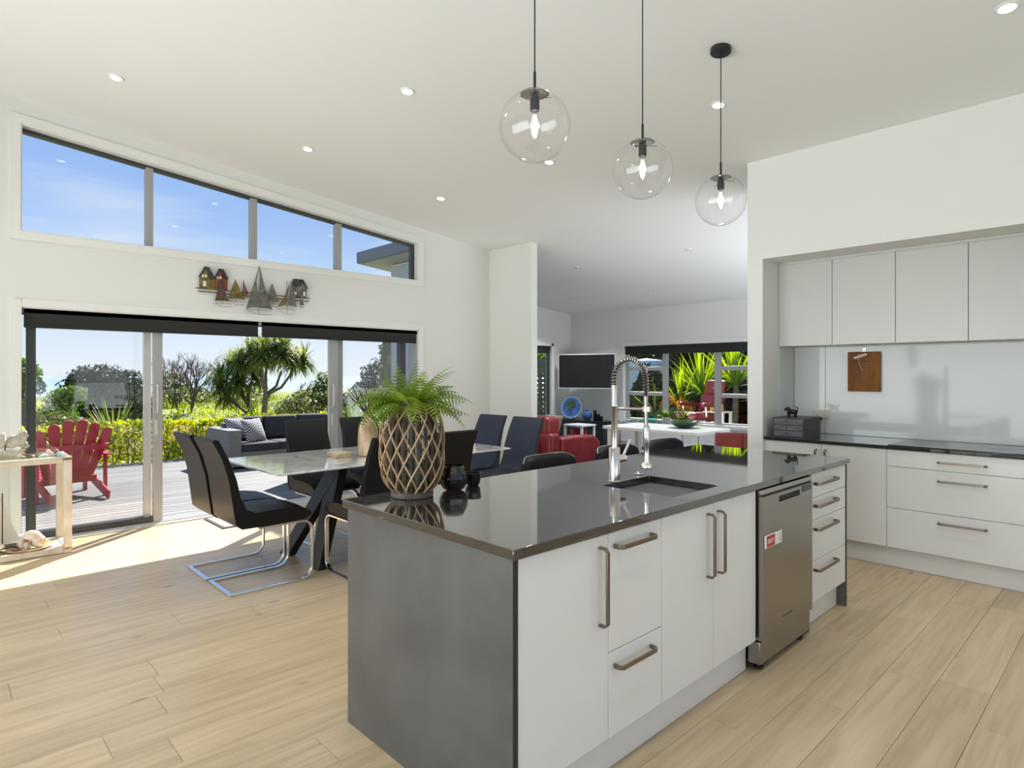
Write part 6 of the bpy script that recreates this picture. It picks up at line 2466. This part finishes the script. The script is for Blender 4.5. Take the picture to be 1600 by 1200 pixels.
bush('coastal_shrub', 'dark shrub on the shore seen through the right glass panel', [blob(590, 592, 30, .8, .9, 1400), blob(580, 618, 28, 1.1, .7, 1600), blob(560, 632, 24, 1.0, .5, 1200)], .08, M['bushdark'])
bush('fresh_shrub', 'green leafy shrub low behind the right glass panel', [blob(565, 650, 13, .5, .25, 900), blob(600, 648, 12, .5, .3, 800)], .06, M['bushgreen'], .3)
bush('slim_tree', 'slim crooked young tree at the far left edge of the doors', [blob(40, 582, 10.5, .22, .22, 420), blob(34, 600, 10.5, .18, .18, 240), blob(40, 632, 10.5, .14, .12, 160)], .045, M['bushgreen'], cat='tree')
bush('creeper', 'climbing plant beside the corner of the house wing', [blob(606, 560, 11.6, .16, .38, 420), blob(604, 590, 11.6, .14, .3, 260), blob(610, 540, 11.6, .12, .2, 160)], .05, M['bushmid'])
pn = thing('shore_pine', 'small dark conifer on the shoreline at the left', 'tree', tuple(at(62, 612, 40)))
p = at(62, 610, 40)
quads('foliage', cloud([(p.x, p.y, p.z + .2, .35, .35, .5, 260), (p.x, p.y, p.z + .9, .16, .16, .5, 160)], .10, .35), M['bushdark'], pn, 'stuff')
fl = thing('flax', 'clump of upright flax blades behind the red chair', 'plant', tuple(at(178, 672, 13)))
p = at(178, 672, 13)
p.z = -.15
quads('blades', rosette(p, 90, 1.05, .045, 41, .50, .35, .55), M['flax'], fl)
mb = MB()
for dx, h in ((-.02, 1.55), (.12, 1.25), (.3, 1.4)):
    q = p + RT * dx
    mb.tube([q, q + Vector((.02, .02, h * .6)), q + Vector((.03, -.02, h))], [.014, .012, .006], 6)
mb.build('flower_stalk', M['bark'], fl)


# ---- red garden chair
ac = thing('garden_chair', 'red wooden slat back garden chair on the deck, seen from behind', 'chair', (0, 0, 0))


def slat(parent, name, p0, p1, w0, w1, th, face, m, round_top=True):
    """board from p0 to p1, widths w0..w1, its broad face towards `face`"""
    p0, p1 = Vector(p0), Vector(p1)
    d = (p1 - p0).normalized()
    fn = Vector(face)
    fn = (fn - d * fn.dot(d)).normalized()
    s_ = d.cross(fn).normalized()
    L_ = (p1 - p0).length
    out = [(-w0 / 2, 0), (w0 / 2, 0)]
    if round_top:
        out += [(w1 / 2 * math.cos(a), L_ - w1 / 2 + w1 / 2 * math.sin(a)) for a in [PI * i / 10 for i in range(11)]]
    else:
        out += [(w1 / 2, L_), (-w1 / 2, L_)]
    k = len(out)
    v_ = [p0 + s_ * a + d * b + fn * (th / 2) for a, b in out] + [p0 + s_ * a + d * b - fn * (th / 2) for a, b in out]
    f_ = [tuple(range(k)), tuple(range(k, 2 * k))[::-1]]
    for i in range(k):
        j = (i + 1) % k
        f_.append((i, k + i, k + j, j))
    return MB().add(v_, f_).build(name, m, parent, bevel=.004)


RP = M['redpaint']
hts = [.90, .97, 1.015, 1.015, .97, .90]
for i in range(6):
    u = (i - 2.5) / 2.5
    slat(ac, 'back_slat', (u * .205, -.16 + .02 * abs(u), .20), (u * .375, -.44 + .05 * abs(u), hts[i]), .085, .122, .020, (0, 1, .3), RP)
slat(ac, 'back_rail', (-.38, -.375, .66), (.38, -.375, .66), .075, .075, .024, (0, 1, .3), RP, False)
slat(ac, 'back_rail', (-.30, -.195, .235), (.30, -.195, .235), .085, .085, .024, (0, 1, .3), RP, False)
for s_ in (-1, 1):
    slat(ac, 'leg', (s_ * .30, -.62, .055), (s_ * .30, .42, .34), .11, .11, .028, (1, 0, 0), RP, False)
    slat(ac, 'leg', (s_ * .335, .34, .0), (s_ * .335, .34, .54), .10, .10, .028, (1, 0, 0), RP, False)
    slat(ac, 'leg', (s_ * .365, -.30, .0), (s_ * .365, -.30, .54), .08, .08, .026, (1, 0, 0), RP, False)
    MB().prism([(s_ * .28, .50), (s_ * .44, .50), (s_ * .44, -.05), (s_ * .40, -.44), (s_ * .32, -.44), (s_ * .29, -.1)], .541, .563, 'xy').build('armrest', RP, ac, bevel=.005)
for i in range(6):
    y_ = -.12 + .095 * i
    z_ = .193 + .0262 * i * 1.0 + .058
    slat(ac, 'seat_slat', (-.315, y_, z_), (.315, y_, z_), .085, .085, .018, (0, -.27, 1), RP, False)
ac.location = (-9.04, 1.24, DK)
ac.rotation_euler = (0, 0, R(98))
ac.scale = (.93, .93, .92)

# ---- outdoor lounge set
M['pattern'] = None


def pattern_mat():
    m = mat('zigzag_fabric', (.02, .022, .035), .85)
    t = m.node_tree
    b = t.nodes['Principled BSDF']
    c = t.nodes.new('ShaderNodeTexCoord')
    mp_ = t.nodes.new('ShaderNodeMapping')
    mp_.inputs['Scale'].default_value = (1, 1, 1)
    sx_ = t.nodes.new('ShaderNodeSeparateXYZ')
    ab = t.nodes.new('ShaderNodeMath')
    ab.operation = 'PINGPONG'
    ab.inputs[1].default_value = .055
    sm = t.nodes.new('ShaderNodeMath')
    sm.operation = 'ADD'
    ml = t.nodes.new('ShaderNodeMath')
    ml.operation = 'MULTIPLY'
    ml.inputs[1].default_value = 150
    sn = t.nodes.new('ShaderNodeMath')
    sn.operation = 'SINE'
    gt = t.nodes.new('ShaderNodeMath')
    gt.operation = 'GREATER_THAN'
    gt.inputs[1].default_value = .15
    mxn = t.nodes.new('ShaderNodeMix')
    mxn.data_type = 'RGBA'
    mxn.inputs[6].default_value = (.022, .024, .045, 1)
    mxn.inputs[7].default_value = (.62, .60, .58, 1)
    l = t.links.new
    l(c.outputs['Object'], sx_.inputs[0])
    l(sx_.outputs['Y'], ab.inputs[0])
    l(ab.outputs[0], sm.inputs[0])
    l(sx_.outputs['Z'], sm.inputs[1])
    l(sm.outputs[0], ml.inputs[0])
    l(ml.outputs[0], sn.inputs[0])
    l(sn.outputs[0], gt.inputs[0])
    l(gt.outputs[0], mxn.inputs[0])
    l(mxn.outputs[2], b.inputs['Base Color'])
    return m


M['pattern'] = pattern_mat()
s1 = thing('outdoor_sofa', 'grey wicker outdoor sofa with charcoal cushions against the hedge', 'sofa', (-10.1, 4.5, DK))
OX0, OX1, OY0, OY1 = -10.65, -9.72, 3.36, 5.55
box('arm', M['wickergrey'], OX0, OX1, OY0, OY0 + .20, DK + .04, .545, s1, bevel=.01)
box('arm', M['wickergrey'], OX0, OX1, OY1 - .20, OY1, DK + .04, .545, s1, bevel=.01)
box('back', M['wickergrey'], OX0, OX0 + .12, OY0 + .20, OY1 - .20, DK + .04, .60, s1, bevel=.01)
box('base', M['wickergrey'], OX0 + .12, OX1 - .02, OY0 + .20, OY1 - .20, DK + .04, .20, s1, bevel=.006)
for x in (OX0 + .06, OX1 - .06):
    for y in (OY0 + .06, OY1 - .06):
        box('foot', M['black'], x - .03, x + .03, y - .03, y + .03, DK + .001, DK + .04, s1, smooth=False)
for i in range(3):
    a = OY0 + .205 + i * .595
    box('seat_cushion', M['charcoal'], OX0 + .14, OX1 + .01, a, a + .59, .202, .325, s1, bevel=.03, seg=3)
    bc = MB().prism([(OX0 + .14, .33), (OX0 + .34, .33), (OX0 + .27, .70), (OX0 + .11, .70)], a + .01, a + .585, 'xz')
    bc.build('back_cushion', M['charcoal'], s1, bevel=.05, seg=3)
rot = Matrix.Rotation(R(90), 3, 'Z') @ Matrix.Rotation(R(68), 3, 'X')
cushion('throw_cushion', 'navy and white zigzag cushion leaning in the left corner of the outdoor sofa', (-10.02, 3.86, .50), .22, .20, .075, Matrix.Rotation(R(28), 3, 'Z') @ rot, M['pattern'], 'patterned outdoor cushions')
cushion('throw_cushion', 'navy and white zigzag cushion half hidden behind the left sofa arm', (-10.30, 3.70, .52), .20, .19, .07, Matrix.Rotation(R(20), 3, 'Z') @ rot, M['pattern'], 'patterned outdoor cushions')
s2 = thing('outdoor_armchair', 'grey wicker outdoor armchair on the deck behind the dining table', 'armchair', (-7.75, 4.15, DK))
QX0, QX1, QY0, QY1 = -8.17, -7.32, 3.61, 4.70
box('arm', M['wickergrey'], QX0, QX1, QY0, QY0 + .16, DK + .04, .52, s2, bevel=.01)
box('arm', M['wickergrey'], QX0, QX1, QY1 - .16, QY1, DK + .04, .52, s2, bevel=.01)
box('back', M['wickergrey'], QX1 - .12, QX1, QY0 + .16, QY1 - .16, DK + .04, .52, s2, bevel=.01)
box('base', M['wickergrey'], QX0 + .02, QX1 - .12, QY0 + .16, QY1 - .16, DK + .04, .20, s2, bevel=.006)
box('seat_cushion', M['charcoal'], QX0, QX1 - .13, QY0 + .17, QY1 - .17, .202, .33, s2, bevel=.03, seg=3)
box('back_cushion', M['charcoal'], QX1 - .30, QX1 - .125, QY0 + .18, QY1 - .18, .335, .66, s2, bevel=.05, seg=3)
for x in (QX0 + .06, QX1 - .06):
    for y in (QY0 + .06, QY1 - .06):
        box('foot', M['black'], x - .03, x + .03, y - .03, y + .03, DK + .001, DK + .04, s2, smooth=False)
cushion('throw_cushion', 'navy and white cushion on the outdoor armchair beside the door stile', (-7.62, 4.18, .60), .20, .20, .07, Matrix.Rotation(R(-20), 3, 'Z') @ Matrix.Rotation(R(75), 3, 'X'), M['pattern'], 'patterned outdoor cushions')

# ---- garden outside the wide living room window
yv = [(-7.30, 13.1, .55, 90, 1.25, .055, 51), (-6.55, 13.2, .75, 100, 1.3, .055, 52), (-7.9, 13.2, .25, 70, 1.1, .05, 53), (-5.45, 12.7, .85, 80, 1.25, .055, 54), (-4.7, 12.9, .6, 90, 1.4, .055, 55), (-8.3, 12.7, .0, 50, .9, .05, 56)]
labs = ['tall bright yucca left of centre in the wide window', 'tallest bright yucca in the middle of the wide window', 'bright yucca behind the left window mullion', 'bright yucca in front at the right of the wide window',
        'bright yucca farther back at the right of the wide window', 'low bright yucca at the left of the wide window']
for (x, y, z, n_, ln_, w_, sd_), lab in zip(yv, labs):
    t = thing('garden_yucca', lab, 'plant', (x, y, -.2))
    quads('blades', rosette(Vector((x, y, .35 + z)), n_, ln_, w_, sd_, .75, .35, .45), M['yucca'], t)
    MB().tube([(x, y, -.2), (x + .03, y, .4 + z)], [.08, .06], 8).build('stem', M['trunk'], t)
bush('garden_hedge', 'dark green hedge filling the back of the garden outside the wide window',
     [(-8.2, 15.2, 1.0, 1.6, .9, 2.3, 5200), (-6.6, 15.4, 1.1, 1.7, .9, 2.4, 5400), (-5.0, 15.2, 1.2, 1.7, .9, 2.5, 5400), (-3.2, 15.2, 1.2, 1.8, .9, 2.6, 5400), (-10.0, 15.2, .9, 1.6, .9, 2.4, 4400), (-1.4, 15.2, 1.1, 1.7, .9, 2.6, 3500), (-8.6, 13.0, .3, .6, .4, 1.25, 1800)], .13, M['bushdark'], cat='hedge')
bush('garden_shrub', 'yellow green shrub low at the left of the wide window', [(-7.75, 12.6, .25, .5, .4, .45, 900), (-7.2, 12.9, .2, .5, .4, .4, 700)], .05, M['bushgreen'])
of = thing('orange_flowers', 'orange and yellow flower heads above the shrub in the wide window', 'flowers', (-7.6, 12.5, .6))
quads('blooms', cloud([(-7.8, 12.45, .80, .14, .14, .16, 70), (-7.5, 12.5, .72, .14, .14, .14, 70), (-7.25, 12.5, .66, .12, .12, .12, 50), (-7.95, 12.5, .66, .1, .1, .12, 40)], .05, .5), M['orangeleaf'], of, 'stuff')
tk = thing('water_tank', 'pale blue corrugated tank beyond the garden in the wide window', 'tank', (-9.14, 13.58, -.2))
MB().lathe([(.0, 0), (.50, 0)] + [(.50 + (.012 if i % 2 else 0), .06 * i) for i in range(1, 32)] + [(.44, 1.95), (.0, 2.01)], 32, (-9.14, 13.58, -.2)).build('wall', M['tank'], tk)
fn = thing('slat_fence', 'dark horizontal slat fence outside the narrow window', 'fence', (-10.6, 11.3, -.2))
for i in range(16):
    z = -.10 + i * .118
    box('slat', M['fence'], -10.62, -10.60, 9.3, 13.6, z, z + .085, fn, smooth=False)
for y in (9.4, 11.4, 13.4):
    box('post', M['fence'], -10.70, -10.625, y - .04, y + .04, -.2, 1.82, fn, smooth=False)
bush('fence_tree', 'pale leafy tree above the slat fence in the narrow window', [(-12.5, 13.2, 2.2, .9, .9, .8, 1500), (-11.8, 12.0, 2.1, .7, .7, .6, 900)], .07, M['bushgreen'], cat='tree')
